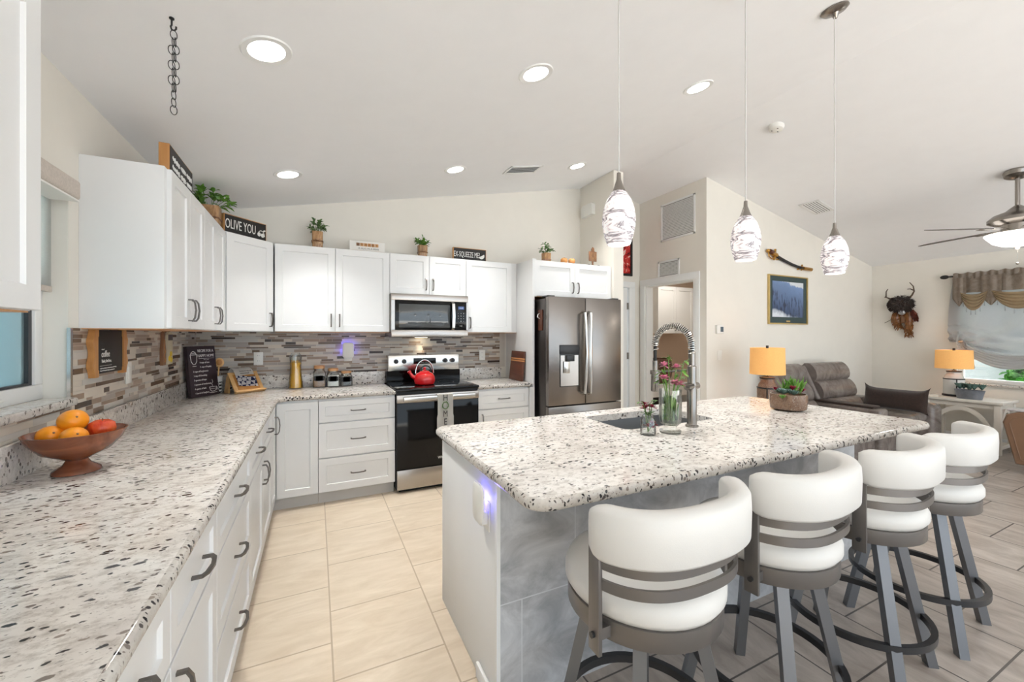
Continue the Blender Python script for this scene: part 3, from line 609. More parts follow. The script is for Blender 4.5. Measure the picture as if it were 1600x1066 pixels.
# kettle
kx, ky, kz = .945, 3.90, .9257
t = thing('kettle', 'red enamel whistling kettle on the cooktop', 'kettle', (kx, ky, kz))
mb = MB(); mb.lathe([(.075, 0), (.093, .01), (.102, .04), (.098, .075), (.08, .105), (.05, .12), (.045, .122)], (kx, ky, kz), 32); obj('body', mb, M['red'], t)
mb = MB(); mb.lathe([(.047, .121), (.044, .132), (.02, .138), (.012, .14), (.01, .15), (.016, .158), (.01, .166)], (kx, ky, kz)); obj('lid', mb, M['red'], t)
mb = MB(); mb.tube([(kx-.08, ky, kz+.06), (kx-.12, ky, kz+.085), (kx-.145, ky, kz+.125)], .02, 12, rfun=lambda s: .022-.009*s); mb.cyl((kx-.14, ky, kz+.118), (kx-.152, ky, kz+.135), .017, .017); obj('spout', mb, M['red'], t)
mb = MB(); mb.tube([(kx-.085*math.cos(a), ky, kz+.11+.125*math.sin(a)) for a in [PI*i/14 for i in range(15)]], .005, 8, flat=1.6); obj('handle_bail', mb, M['steell'], t)
mb = MB(); mb.tube([(kx-.052*math.cos(a)+.01, ky, kz+.13+.05*math.sin(a)) for a in [PI*i/10 for i in range(11)]], .006, 8); obj('grip', mb, M['blackm'], t)

# ------------------------------------------------------------ microwave
mx0, mx1, my, mz0, mz1 = .637, 1.397, BF-.075, 1.385, 1.797
t = thing('microwave', 'stainless over-range microwave with black glass door', 'microwave', ((mx0+mx1)/2, my, mz0))
mb = MB(); mb.box(mx0, mx1, my+.02, D, mz0, mz1, .003); mb.box(mx0, mx1, my, my+.02, 1.735, mz1, .003); mb.box(mx0, mx1, my, my+.02, mz0, 1.452, .003); mb.box(mx0, mx0+.032, my, my+.02, 1.452, 1.735); mb.box(mx1-.018, mx1, my, my+.02, 1.452, 1.735); obj('case', mb, M['steel'], t)
mb = MB(); mb.box(mx0+.032, mx1-.142, my-.002, my+.02, 1.452, 1.735, .004); dr = obj('door', mb, M['black'], t)
mb = MB(); mb.box(mx0+.07, mx1-.19, my-.003, my+.0, 1.475, 1.70, .001); obj('window', mb, mat('tinted_door_glass', (62, 66, 68), .05, coat=.6), dr)
mb = MB(); mb.tube([(mx1-.165, my, 1.46), (mx1-.165, my-.03, 1.475), (mx1-.165, my-.045, 1.59), (mx1-.165, my-.03, 1.71), (mx1-.165, my, 1.725)], .012, 4, flat=1.6, ph=PI/4); obj('handle', mb, M['steell'], dr)
mb = MB(); mb.box(mx1-.142, mx1-.018, my-.002, my+.02, 1.452, 1.735, .003); cp = obj('control_panel', mb, M['black'], t)
mb = MB(); mb.box(mx1-.105, mx1-.045, my-.0035, my-.001, 1.66, 1.69); obj('display', mb, mat('blue_display', (40, 60, 96), .2, emit=(60, 90, 150), es=.5), cp)
fp = lambda x, z: F((x, my-.003, z), (1, 0, 0))
merge_text([('12:00', .018, F((mx1-.075, my-.0045, 1.668), (1, 0, 0)), 1, 'CENTER')]+[(s, .014, fp(mx1-.105+.028*c, 1.615-.026*r), 1, 'CENTER') for r, row in enumerate(('123', '456', '789', '-0+')) for c, s in enumerate(row)]+[('START', .010, fp(mx1-.078, 1.49), 1, 'CENTER')], M['ink'], cp, 'key_lettering')
mb = MB(); mb.box(mx0+.03, mx1-.03, my+.06, D-.05, mz0-.006, mz0, .002); obj('vent_plate', mb, M['dark'], t)
mb = MB(); mb.box(.93, 1.05, D-.10, D-.05, mz0-.009, mz0-.006); obj('task_light', mb, mat('task_lens', (255, 235, 200), .4, emit=(1, .85, .6), es=9), t)
lamp('task_lamp', 'SPOT', t, (.99, D-.06, mz0-.012), 3.2, (1, .86, .62), .02, (math.radians(8), 0, 0))

# ------------------------------------------------------------ fridge
fx0, fx1, fy, fz = 2.055, 2.96, 3.43, 1.785
t = thing('refrigerator', 'stainless french door fridge with ice dispenser', 'fridge', ((fx0+fx1)/2, fy, 0))
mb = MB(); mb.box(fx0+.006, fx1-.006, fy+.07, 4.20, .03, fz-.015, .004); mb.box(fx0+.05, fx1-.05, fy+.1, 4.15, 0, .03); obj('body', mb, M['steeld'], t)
fm = (fx0+fx1)/2-.012
for nm, a, b in (('left', fx0, fm-.002), ('right', fm+.002, fx1)):
    mb = MB(); mb.box(a, b, fy, fy+.065, .70, fz, .008); d = obj('door', mb, M['steelf'], t)
    hx = fm-.035 if nm == 'left' else fm+.035; bow = -.012 if nm == 'left' else .012
    mb = MB(); mb.tube([(hx, fy+.003, .80), (hx, fy-.04, .81), (hx-bow*.3, fy-.052, .95), (hx-bow, fy-.058, 1.22), (hx-bow*.3, fy-.052, 1.50), (hx, fy-.04, 1.63), (hx, fy+.003, 1.64)], .013, 8, flat=1.3); obj('handle', mb, M['steell'], d)
    if nm == 'left':
        ax0, ax1 = fx0+.125, fm-.085
        mb = MB(); mb.box(ax0, ax1, fy-.004, fy, .885, 1.30, .002); mb.box(ax0, ax1, fy-.012, fy, 1.215, 1.305, .004); dp = obj('dispenser', mb, M['dark'], d)
        mb = MB(); mb.box(ax0+.01, ax1-.01, fy-.006, fy-.004, .893, 1.20); obj('dispenser_well', mb, M['steel'], dp)
        mb = MB(); mb.box(ax0+.07, ax0+.16, fy-.03, fy, 1.14, 1.20, .004); obj('nozzle', mb, M['dark'], dp)
        mb = MB(); mb.box(ax0+.04, ax0+.11, fy-.02, fy-.008, 1.02, 1.14, .008); obj('paddle', mb, M['steell'], dp)
    mb = MB(); hxx = fx0+.05 if nm == 'left' else fx1-.05; mb.box(hxx-.04, hxx+.04, fy+.03, fy+.15, fz, fz+.014, .004); obj('hinge_cover', mb, M['dark'], t)
mb = MB(); mb.box(fx0, fx1, fy, fy+.065, .05, .69, .008); d = obj('freezer_drawer', mb, M['steelf'], t)
mb = MB(); mb.tube([(fx0+.08, fy, .61), (fx0+.08, fy-.05, .61), (fx1-.08, fy-.05, .61), (fx1-.08, fy, .61)], .014, 8); obj('handle', mb, M['steell'], d)
t = thing('bottle_opener', 'wooden wall bottle opener on the fridge side', 'bottle opener', (fx0+.006, fy+.16, 1.5))
mb = MB(); bx = fx0+.0045; mb.box(bx-.012, bx, fy+.12, fy+.20, 1.45, 1.66, .004); obj('board', mb, M['walnut'], t)
mb = MB(); mb.tube([(bx-.012, fy+.16, 1.62), (bx-.035, fy+.16, 1.61), (bx-.04, fy+.16, 1.585), (bx-.015, fy+.16, 1.57)], .008, 8); obj('opener', mb, M['steell'], t)

# ------------------------------------------------------------ island
ix0, ix1, iy0, iy1 = .56, 3.12, 1.02, 2.135
bx0, bx1, by0, by1 = .615, 3.07, 1.39, 2.10
hole = roundrect(1.43, 2.10, 1.615, 1.99, .05, 4)
t = thing('kitchen_island', 'white kitchen island clad with grey slate tile towards the stools', 'island', ((bx0+bx1)/2, by0, 0))
mb = MB(); mb.box(bx0, bx1, by0, 1.55, 0, .876); mb.box(bx0, bx1, 2.04, by1, .10, .876); mb.box(bx0, 1.40, 1.55, 2.04, 0, .876); mb.box(2.13, bx1, 1.55, 2.04, 0, .876); obj('body', mb, M['white'], t, smooth=0)
mb = MB(); mb.box(bx0-.012, bx0, by0, by1, .0, .876, .002); obj('end_panel', mb, M['white'], t)
mb = MB(); mb.box(bx0-.012, bx1, by0-.015, by0, 0, .876); obj('tile_cladding', mb, M['slate'], t, smooth=0)
mb = MB(); mb.box(bx0-.026, bx0-.012, by0-.0, 1.565, 0, .062, .004); obj('base_moulding', mb, M['trim'], t)
mb = MB(); mb.box(bx0-.015, bx0-.0, by0-.017, by0-.0, 0, .876); obj('corner_trim', mb, M['trim'], t)
for i in range(5):
    T = Tr(bx1, by1+.02, 0) @ Rz(PI); a = i*.49; mb = MB(T); shaker(mb, a+.004, a+.486, .12, .86); o = obj('door', mb, M['white'], t); 
    mb = MB(T); mb.tube([(a+.44, -.002, .70), (a+.44, -.03, .72), (a+.44, -.03, .80), (a+.44, -.002, .82)], .006, 4); obj('handle', mb, M['pull'], o)
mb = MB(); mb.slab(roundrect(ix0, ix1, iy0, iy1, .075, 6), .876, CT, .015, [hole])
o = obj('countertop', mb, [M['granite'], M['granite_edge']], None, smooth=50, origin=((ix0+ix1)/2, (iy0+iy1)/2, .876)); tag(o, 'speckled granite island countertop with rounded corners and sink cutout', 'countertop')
mb = MB(); h2 = roundrect(1.42, 2.11, 1.605, 2.0, .05, 4); h3 = roundrect(1.44, 2.09, 1.625, 1.98, .05, 4)
mb.loops([[(x, y, .874) for x, y in roundrect(1.405, 2.125, 1.59, 2.015, .05, 4)], [(x, y, .874) for x, y in h2], [(x, y, .70) for x, y in h3], [(x, y, .68) for x, y in roundrect(1.47, 2.06, 1.655, 1.95, .05, 4)]], True, False, True)
mb.loops([[(x, y, .874) for x, y in roundrect(1.405, 2.125, 1.59, 2.015, .05, 4)], [(x, y, .66) for x, y in roundrect(1.405, 2.125, 1.59, 2.015, .05, 4)]], True, False, True)
tag(obj('sink', mb, M['grey']), 'grey undermount sink in the island', 'sink')
# faucet
px, py = 1.80, 1.53
ax, ay = -.05, .21    # reach of the spout
t = thing('faucet', 'tall spring-neck pull-down faucet behind the island sink', 'faucet', (px, py, CT))
mb = MB(); mb.lathe([(.033, 0), (.033, .008), (.025, .012), (.0245, .20), (.022, .205), (.022, .32), (.017, .325), (.017, .40)], (px, py, CT), 20); obj('body', mb, M['nickel'], t)
mb = MB(); mb.cyl((px-.05, py-.01, CT+.215), (px+.045, py+.005, CT+.215), .019); mb.cyl((px-.05, py-.01, CT+.215), (px-.065, py-.075, CT+.235), .006); obj('lever', mb, M['nickel'], t)
R = .5*math.hypot(ax, ay); arc = lambda th, rr: (px+ax*.5-ax*.5*math.cos(th)*rr/R, py+ay*.5-ay*.5*math.cos(th)*rr/R, CT+.43+rr*math.sin(th))
neck = [(px, py, CT+.38), (px, py, CT+.41)]+[arc(PI*i/20, R) for i in range(21)]+[(px+ax, py+ay, CT+.39), (px+ax, py+ay, CT+.33)]
mb = MB(); mb.tube(neck, .009, 10); obj('hose', mb, M['blackm'], t)
mb = MB(); pts = []; NP = [V(p) for p in neck[:-1]]; seg = len(NP)-1; turns = 38
for i in range(turns*10+1):
    s = i/(turns*10)*seg; k = min(int(s), seg-1); c = NP[k].lerp(NP[k+1], s-k); tg = (NP[k+1]-NP[k]).normalized(); sd = V((ay, -ax, 0)).normalized(); nn = tg.cross(sd); a = i/10*2*PI
    pts.append(c+(sd*math.cos(a)+nn*math.sin(a))*.0165)
mb.tube(pts, .0035, 5); obj('spring', mb, M['steell'], t)
mb = MB(); qx, qy = px+ax, py+ay; mb.lathe([(.021, .165), (.023, .17), (.022, .25), (.019, .275), (.014, .285), (.014, .34)], (qx, qy, CT), 18); obj('spray_head', mb, M['nickel'], t)
mb = MB(); mb.cyl((px, py, CT+.30), (qx, qy, CT+.275), .006); mb.lathe([(.027, .262), (.027, .285)], (qx, qy, CT)); obj('docking_arm', mb, M['nickel'], t)
# flowers
def blossom(mb, c, r, n=16):
    for _ in range(n):
        d = V((random.uniform(-1, 1), random.uniform(-1, 1), random.uniform(-.1, 1))); mb.leaf(V(c)+d*r*.2, d, r, r*.7, .1)
vx, vy = 1.595, 1.485
t = thing('flower_vase', 'clear glass vase of pink flowers and green stems', 'vase', (vx, vy, CT))
mb = MB(); mb.lathe([(.05, 0), (.052, .012), (.03, .02), (.028, .03), (.05, .05), (.054, .08), (.054, .215), (.0525, .215), (.0525, .08), (.048, .053), (.02, .035)], (vx, vy, CT), 24); obj('glass', mb, M['glass'], t)
mb = MB(); mb.lathe([(.022, .036), (.046, .054), (.0515, .08), (.0515, .13)], (vx, vy, CT), 24); obj('water', mb, M['gglass'], t)
mb = MB(); heads = [(-.02, .02, .33, 1), (.04, .0, .32, 1), (-.05, -.01, .27, 1), (.0, -.03, .245, 1), (.045, -.02, .235, 1), (.02, .03, .36, 0), (.10, .02, .29, 0), (.06, -.03, .35, 0), (-.03, .03, .29, 0)]
lm = MB(); tv = t
for hx, hy, hz_, pk in heads:
    mb.tube([(vx+random.uniform(-.03, .03), vy+random.uniform(-.03, .03), CT+.06), (vx+hx*.4, vy+hy*.4, CT+.18), (vx+hx, vy+hy, CT+hz_)], .0022, 5)
    if pk: pm = MB(); blossom(pm, (vx+hx, vy+hy, CT+hz_), .024, 24); obj('bloom', pm, M['pink'], t)
    for _ in range(9 if not pk else 3): lm.leaf((vx+hx+random.uniform(-.015, .015), vy+hy, CT+hz_-random.uniform(-.01, .05)), (random.uniform(-1, 1), random.uniform(-1, 1), random.uniform(-.3, .6)), .035, .018)
for _ in range(34): lm.leaf((vx+random.uniform(-.03, .03), vy+random.uniform(-.03, .03), CT+random.uniform(.05, .12)), (random.uniform(-.25, .25), random.uniform(-.25, .25), 1), .085, .012, 0)
obj('stems', mb, M['leaf2'], t); obj('leaves', lm, M['leaf2'], t)
vx, vy = 1.462, 1.50
t = thing('flower_jar', 'small glass jar of dark red blooms beside the tall vase', 'vase', (vx, vy, CT))
mb = MB(); mb.lathe([(.034, 0), (.037, .006), (.037, .07), (.028, .085), (.030, .095), (.029, .095), (.027, .085), (.0355, .07), (.0355, .008), (.01, .006)], (vx, vy, CT)); obj('glass', mb, M['glass'], t)
mb = MB(); lm = MB()
for hx, hy, hz_ in ((-.02, 0, .125), (.015, -.01, .13), (.0, .02, .14), (.01, -.02, .05), (-.012, -.015, .04)):
    mb.tube([(vx, vy, CT+.012), (vx+hx, vy+hy, CT+hz_)], .0018, 5); pm = MB(); blossom(pm, (vx+hx, vy+hy, CT+hz_), .024, 14); obj('bloom', pm, M['maroon'], t)
for k in (-1, 1, .4): mb.tube([(vx, vy, CT+.05), (vx+.03*k, vy, CT+.15), (vx+.05*k, vy-.01, CT+.165)], .0018, 5); lm.leaf((vx+.04*k, vy, CT+.16), (k, -.2, .2), .04, .014)
for _ in range(8): lm.leaf((vx, vy, CT+.09), (random.uniform(-1, 1), random.uniform(-1, 1), .7), .06, .014)
obj('stems', mb, M['leaf'], t); obj('leaves', lm, M['leaf'], t)
# succulent pot
vx, vy = 2.77, 1.60
t = thing('succulent_pot', 'bark-textured bowl of mixed succulents on the island', 'potted plant', (vx, vy, CT))
mb = MB(); n = 40; L = []
for r, z in ((.07, 0), (.098, .012), (.106, .06), (.103, .105), (.094, .107), (.09, .09)):
    L.append([(vx+(r+random.uniform(-.005, .005)*(z < .1))*math.cos(2*PI*i/n), vy+(r+random.uniform(-.005, .005)*(z < .1))*math.sin(2*PI*i/n), CT+z) for i in range(n)])
mb.loops(L); obj('pot', mb, M['bark'], t)
def rosette(mb, c, r, n, up=.5):
    for k in range(n): a = k*2.4; q = k/n; mb.leaf(V(c), (math.cos(a), math.sin(a), up+q*1.4), r*(1-.4*q), r*.42, -.1)
a_, b_, c_ = MB(), MB(), MB()
for cx, cy, r in ((-.055, .0, .055), (-.03, -.05, .045), (-.02, .05, .05), (.0, -.01, .05)): rosette(a_, (vx+cx, vy+cy, CT+.105), r, 22, .3)
for cx, cy in ((.03, -.02), (.055, .02), (.02, .03), (.07, -.03)):
    for _ in range(14): b_.leaf((vx+cx, vy+cy, CT+.10), (random.uniform(-.6, .6), random.uniform(-.6, .6), 1), random.uniform(.07, .13), .014, .05)
rosette(b_, (vx-.115, vy-.03, CT+.085), .035, 16); 
rosette(c_, (vx-.035, vy-.045, CT+.135), .04, 14, .8); rosette(c_, (vx-.09, vy+.03, CT+.13), .03, 10, .6); rosette(c_, (vx+.09, vy-.03, CT+.11), .045, 10, .4)
obj('blue_succulents', a_, M['leaf3'], t); obj('green_spears', b_, M['leaf2'], t); obj('red_succulents', c_, M['maroon'], t)
# plug-in lights
def night_light(label, T, pw=.45):
    t = thing('night_light', label, 'night light', tuple(T.translation))
    mb = MB(T); mb.box(-.036, .036, -.058, .058, 0, .005, .002); obj('outlet_plate', mb, M['plastic'], t)
    mb = MB(T); mb.box(-.026, .026, -.03, .02, .005, .03, .004); obj('plug', mb, M['plastic'], t)
    mb = MB(T); mb.box(-.024, .024, .022, .055, .02, .0295, .002); obj('glow_strip', mb, M['blue'], t)
    mb = MB(T); pr = roundrect(-.052, .052, -.028, .125, .028, 5); mb.loops([[(x, y, .030) for x, y in pr], [(x, y, .038) for x, y in offset_poly(pr, .001)], [(x, y, .042) for x, y in offset_poly(pr, .008)]]); obj('shield', mb, M['plastic'], t)
    p = T @ V((0, .06, .014)); lamp('night_light_bulb', 'POINT', t, p, pw, (.14, .12, 1), .012); return t
night_light('white plug-in night light glowing blue on the mosaic backsplash', F((.284, D-.0085, 1.205), (1, 0, 0)), .6)
night_light('white plug-in night light glowing blue on the island end', F((bx0-.0135, 1.475, .70), (0, -1, 0)), .16)
def outlet(label, T, kind='duplex'):
    t = thing('wall_outlet' if kind == 'duplex' else 'light_switch', label, 'outlet' if kind == 'duplex' else 'switch', tuple(T.translation))
    mb = MB(T); mb.box(-.036, .036, -.058, .058, 0, .005, .002); obj('plate', mb, M['plastic'], t)
    if kind == 'duplex':
        for z in (-.024, .024): 
            mb = MB(T); mb.lathe([(.016, .005), (.016, .0065)], (0, z, 0), 16); so = obj('socket', mb, M['plastic'], t)
            mb = MB(T)
            for x in (-.006, .006): mb.box(x-.001, x+.001, z-.001, z+.008, .0065, .0068)
            obj('slot', mb, M['blackm'], so)
    else: mb = MB(T); mb.box(-.016, .016, -.033, .033, .005, .008, .002); obj('rocker', mb, M['plastic'], t)
outlet('white outlet on the mosaic above the towel-draped stand', F((-.468, D-.0085, 1.19), (1, 0, 0)))
outlet('white outlet on the mosaic right of the range', F((1.70, D-.0085, 1.175), (1, 0, 0)))
outlet('white switch plate on the mosaic beside the coffee board', F((W+.0085, 2.90, 1.195), (0, 1, 0)), 'rocker')
outlet('white light switch on the pale wall under the thermostat', F((4.27, LIV, 1.165), (1, 0, 0)), 'rocker')
t = thing('thermostat', 'white wall thermostat with a grey screen', 'thermostat', (4.26, LIV, 1.47)); T = F((4.26, LIV, 1.47), (1, 0, 0))
mb = MB(T); mb.box(-.06, .06, -.05, .05, 0, .025, .006); obj('case', mb, M['plastic'], t); mb = MB(T); mb.box(-.005, .045, -.03, .03, .025, .0265); obj('screen', mb, mat('lcd', (92, 106, 116), .2), t)

# ------------------------------------------------------------ bar stools
def make_stool():
    t = thing('bar_stool', 'x', 'bar stool', (0, 0, 0))
    g = M['gun']
    mb = MB(); mb.lathe([(.20, .643), (.222, .646), (.234, .664), (.234, .690), (.222, .712), (.19, .725), (.10, .731), (.0, .732)], seg=48); obj('seat_cushion', mb, M['leather'], t, False, 60)
    mb = MB(); mb.lathe([(.19, .588), (.224, .588), (.226, .591), (.226, .642), (.222, .644), (.19, .644)], seg=48); mb.lathe([(.11, .570), (.11, .590)], seg=24); obj('seat_ring', mb, g, t, False)
    for i in range(4):
        a = PI/4+i*PI/2; c, s = math.cos(a), math.sin(a); mb = MB()
        p0, p1 = V((.15*c, .15*s, .589)), V((.283*c, .283*s, 0)); k = .018; u = V((-s, c, 0))*k; n_ = V((c, s, 0))*k
        mb.loops([[p+u+n_, p-u+n_, p-u-n_, p+u-n_] for p in (p0, p1)]); obj('leg', mb, M['gunl'], t, False)
    ring = [(.247*math.cos(2*PI*i/48), .247*math.sin(2*PI*i/48)) for i in range(48)]
    mb = MB(); mb.sweep(ring, [(-.008, .20), (.012, .20), (.012, .226), (-.008, .226)], True); obj('footrest', mb, M['dark'], t, False)
    def arc(a_, b_, lo, hi, n=36, e=2.5):
        P = []
        for i in range(n+1):
            th = math.radians(lo+(hi-lo)*i/n); c, s = math.cos(th), math.sin(th)
            P.append((a_*math.copysign(abs(c)**(2/e), c), -.0+b_*math.copysign(abs(s)**(2/e), s)))
        return P
    # pad: travels left tip -> rear -> right tip (room towards +y), left of travel is inside
    path = arc(.262, .240, 196, 344); n = len(path)
    prof0 = [(.024, .822), (-.02, .816), (-.028, .826), (-.030, .90), (-.028, .938), (-.020, .950), (.0, .954), (.020, .950), (.029, .938), (.030, .85)]
    mb = MB(); L = []
    for i in range(n):
        a = V(path[max(i-1, 0)]); b = V(path[min(i+1, n-1)]); tt = (b-a).normalized(); nn = V((-tt.y, tt.x)); q = min(i, n-1-i); k = (.45, .8, .95, 1)[min(q, 3)]
        L.append([(path[i][0]+nn.x*o*k, path[i][1]+nn.y*o*k, .897+(z-.885)*(k*.5+.5)) for o, z in prof0])
    mb.loops(L); obj('backrest', mb, M['leather'], t, False, 60)
    rp = arc(.250, .234, 196, 344)
    for z in (.738, .792):
        mb = MB(); mb.sweep(rp, [(-.004, z), (.004, z), (.004, z+.028), (-.004, z+.028)]); obj('back_rail', mb, g, t, False)
    for sgn in (-1, 1):
        mb = MB(); x = sgn*.236; mb.box(min(x, x+sgn*.012), max(x, x+sgn*.012), -.108, -.064, .565, .85, .001); mb.box(min(sgn*.20, x), max(sgn*.20, x), -.10, -.07, .60, .63); po = obj('back_post', mb, g, t, False)
        mb = MB(); mb.cyl((x+sgn*.012, -.086, .612), (x+sgn*.02, -.086, .612), .008); obj('bolt', mb, M['dark'], po, False)
    return t
stool = make_stool()
for i, (x, y, a, lab) in enumerate(((.905, .955, 0, 'white leather bar stool nearest the camera at the island end'), (1.503, .958, 6, 'white leather bar stool second from the camera'),
                                    (2.12, .95, 8, 'white leather bar stool third from the camera'), (2.705, .96, 6, 'white leather bar stool farthest along by the island corner'))):
    o = stool if i == 0 else dup(stool); o.location = (x, y, 0); o.rotation_euler.z = math.radians(a); o['label'] = lab; o['group'] = 'white bar stools along the island'

# ------------------------------------------------------------ lighting fixtures
SA = math.atan(SL)
can = None
labs = ['recessed ceiling light nearest the hanging chain', 'recessed ceiling light above the island end', 'recessed ceiling light right of the middle pendant cord', 'recessed ceiling light over the left corner cabinets', 'recessed ceiling light in front of the ceiling vent', 'recessed ceiling light by the fridge wing wall']
k = 0
for y in (2.02, 3.50):
    for x in (-.19, 1.125, 2.44):
        t = thing('recessed_light', labs[k], 'ceiling light', (x, y, ceil(x)), 0, 'recessed lights in the sloped ceiling'); t.rotation_euler = (0, -SA, 0); k += 1
        mb = MB(); mb.lathe([(.072, .0), (.072, -.004), (.096, -.006), (.10, 0)], seg=32, cap=False); obj('trim_ring', mb, M['trim'], t, False)
        mb = MB(); mb.lathe([(.0005, -.003), (.0725, -.003)], seg=32, cap=False); obj('lens', mb, M['canlens'], t, False)
        l = lamp('can_lamp', 'AREA', None, (0, 0, 0), CAN_W, (1, .99, .97), .13, spread=math.radians(84)); l.parent = t; l.location = (0, 0, -.010)
def pendant(x, y, zb, label):
    t = thing('pendant_light', label, 'pendant light', (x, y, zb), 0, 'swirled glass pendants over the island')
    zc = ceil(x)
    mb = MB(); mb.lathe([(.044, 0), (.054, .03), (.0625, .075), (.063, .10), (.058, .135), (.047, .17), (.030, .198), (.019, .208), (.018, .206), (.044, .17), (.055, .13), (.059, .1), (.0585, .075), (.05, .03), (.041, .0)], (x, y, zb), 32, False); obj('shade', mb, M['swirl'], t, smooth=80)
    mb = MB(); mb.lathe([(.0, .04), (.02, .05), (.024, .08), (.014, .11), (.012, .17)], (x, y, zb), 16); obj('bulb', mb, M['bulb'], t)
    mb = MB(); mb.lathe([(.0255, .203), (.018, .222), (.009, .25), (.0075, .275), (.003, .277)], (x, y, zb), 20); obj('cap', mb, M['nickel'], t)
    mb = MB(); mb.cyl((x, y, zb+.27), (x, y, zc-.03), .0028, None, 8); obj('cord', mb, mat('cord_clear', (206, 204, 200), .3), t)
    mb = MB(Tr(x, y, zc) @ Matrix.Rotation(-SA, 4, 'Y')); mb.lathe([(.062, -.001), (.064, -.008), (.052, -.018), (.02, -.024), (.008, -.05), (.004, -.052)], seg=32); obj('canopy', mb, M['nickel'], t)
    lamp('pendant_lamp', 'POINT', t, (x, y, zb+.004), PEND_W, (1, .94, .86), .03)
pendant(1.05, 1.23, 1.748, 'swirled glass pendant light nearest the fridge')
pendant(1.80, 1.23, 1.748, 'swirled glass pendant light in the middle of three')
pendant(2.545, 1.23, 1.735, 'swirled glass pendant with its ceiling canopy in view')
# ------------------------------------------------------------ things on the left counter
bx, by = -.762, 1.965
t = thing('fruit_bowl', 'dark wooden pedestal fruit bowl on the left counter', 'bowl', (bx, by, CT))
mb = MB(); mb.lathe([(.055, 0), (.064, .004), (.062, .012), (.036, .032), (.028, .046), (.045, .056), (.088, .078), (.119, .115), (.133, .146), (.128, .147), (.113, .119), (.082, .086), (.03, .068), (.001, .066)], (bx, by, CT), 40); obj('bowl', mb, M['walnutb'], t, smooth=60)
def orange(x, y, z, r, label, m='orange'):
    mb = MB(); mb.ball((x, y, z), r, (1, 1, .95), 24, 14)
    t = thing('orange', label, 'orange', (x, y, z-r)); t['group'] = 'oranges in the bowl'; obj('peel', mb, M[m], t, smooth=80)
    mb = MB(); d = V((.55, -.75, .45)).normalized(); c = V((x, y, z))+d*r*.97; mb.cyl(c, c+d*.002, .004, .002, 8); obj('stem_scar', mb, M['brownw'], t)
orange(bx-.012, by+.005, CT+.182, .041, 'topmost orange resting on the others in the bowl')
orange(bx-.058, by-.022, CT+.138, .037, 'lower orange by the wall side of the bowl')
orange(bx+.014, by-.055, CT+.134, .037, 'lower orange at the front of the bowl')
t = thing('apple', 'red apple at the right of the fruit bowl', 'apple', (bx+.052, by+.03, CT+.105))
mb = MB(); mb.lathe([(.008, 0), (.02, -.004), (.034, .012), (.04, .035), (.036, .056), (.02, .066), (.008, .062), (.001, .056)], (bx+.055, by+.03, CT+.108), 24); obj('skin', mb, painting('apple_skin', [(.35, (190, 48, 28)), (.55, (216, 92, 48)), (.72, (226, 164, 92))], 9, (1, 1, .5)), t, smooth=80)
mb = MB(); mb.tube([(bx+.055, by+.03, CT+.164), (bx+.058, by+.03, CT+.182)], .0015, 6); obj('stem', mb, M['brownw'], t)
# coffee board on the wall
y0, y1, z0, z1 = 2.475, 2.80, 1.205, 1.425; bx_ = W+.009
t = thing('chalkboard_sign', 'coffee chalkboard with scalloped wooden sides on the backsplash', 'sign', (bx_, (y0+y1)/2, z0)); T = F((bx_, y0, 0), (0, 1, 0)); w = y1-y0
mb = MB(T); mb.box(.02, w-.02, z0+.015, z1-.002, 0, .017, .001); obj('board', mb, M['chalk'], t)
for s in (0, 1):
    P = []; n = 24
    for i in range(n+1):
        q = i/n; P.append((-.012+.008*math.cos(q*2*PI*2)-.004*(.2 < q < .8), z0+(z1-z0)*q))
    P = P+[(.03, z1), (.03, z1-.03), (.024, z1-.035), (.024, z0+.035), (.03, z0+.03), (.03, z0)]
    if s: P = [(w-a, b) for a, b in P][::-1]
    mb = MB(T); mb.prism(P[::-1], 0, .024); obj('side_moulding', mb, M['oak'], t)
sq = lambda T, x, z, L, n, a: [(T @ V((x+L*i/n, z+a*math.sin(i*2.1)*random.uniform(.4, 1), .0185))) for i in range(n+1)]
merge_text([('coffee', .044, T @ Tr(.072, 1.296, .0175), .8, 'LEFT'), ('Think, feel less.', .021, T @ Tr(.072, 1.270, .0175), .8, 'LEFT')], M['ink'], t)
mb = MB(); mb.tube(sq(T, .055, 1.255, .12, 2, 0), .0008, 4)
for zz, L in ((1.243, .17), (1.232, .15)): mb.tube(sq(T, .055, zz, L, 60, .003), .0009, 4)
mb.tube(sq(T, .07, 1.332, .03, 10, .003), .0009, 4); obj('chalk_lines', mb, M['ink'], t)
# two small hanging boards
t = thing('wooden_paddle', 'small carved wooden paddle hanging near the corner', 'wall decor', (bx_, 3.43, 1.2)); T = F((bx_, 3.43, 1.2), (0, 1, 0))
mb = MB(T); P = [(-.028, .0), (.028, 0), (.036, .03), (.034, .10), (.02, .15), (.014, .17), (.018, .2), (.012, .222), (-.012, .222), (-.018, .2), (-.014, .17), (-.02, .15), (-.034, .1), (-.036, .03)]; mb.prism(P, 0, .016); obj('board', mb, M['brownw'], t)
mb = MB(T); mb.tube([(.02*math.sin(i*.9)*(1-i/22), .02+i*.008, .017) for i in range(20)], .002, 4); obj('carving', mb, M['oak'], t)
t = thing('lemon_sign', 'narrow lemon-painted sign hanging beside the wooden paddle', 'wall decor', (bx_, 3.56, 1.2)); T = F((bx_, 3.56, 1.2), (0, 1, 0))
mb = MB(T); mb.prism([(-.05, 0), (.05, 0), (.05, .20), (.03, .222), (-.03, .222), (-.05, .20)], 0, .014); obj('board', mb, mat('sign_cream', (206, 196, 170), .6, var=.15), t)
mb = MB(T); mb.box(-.045, .045, .165, .205, .014, .016); obj('dark_band', mb, M['plum'], t)
mb = MB(T)
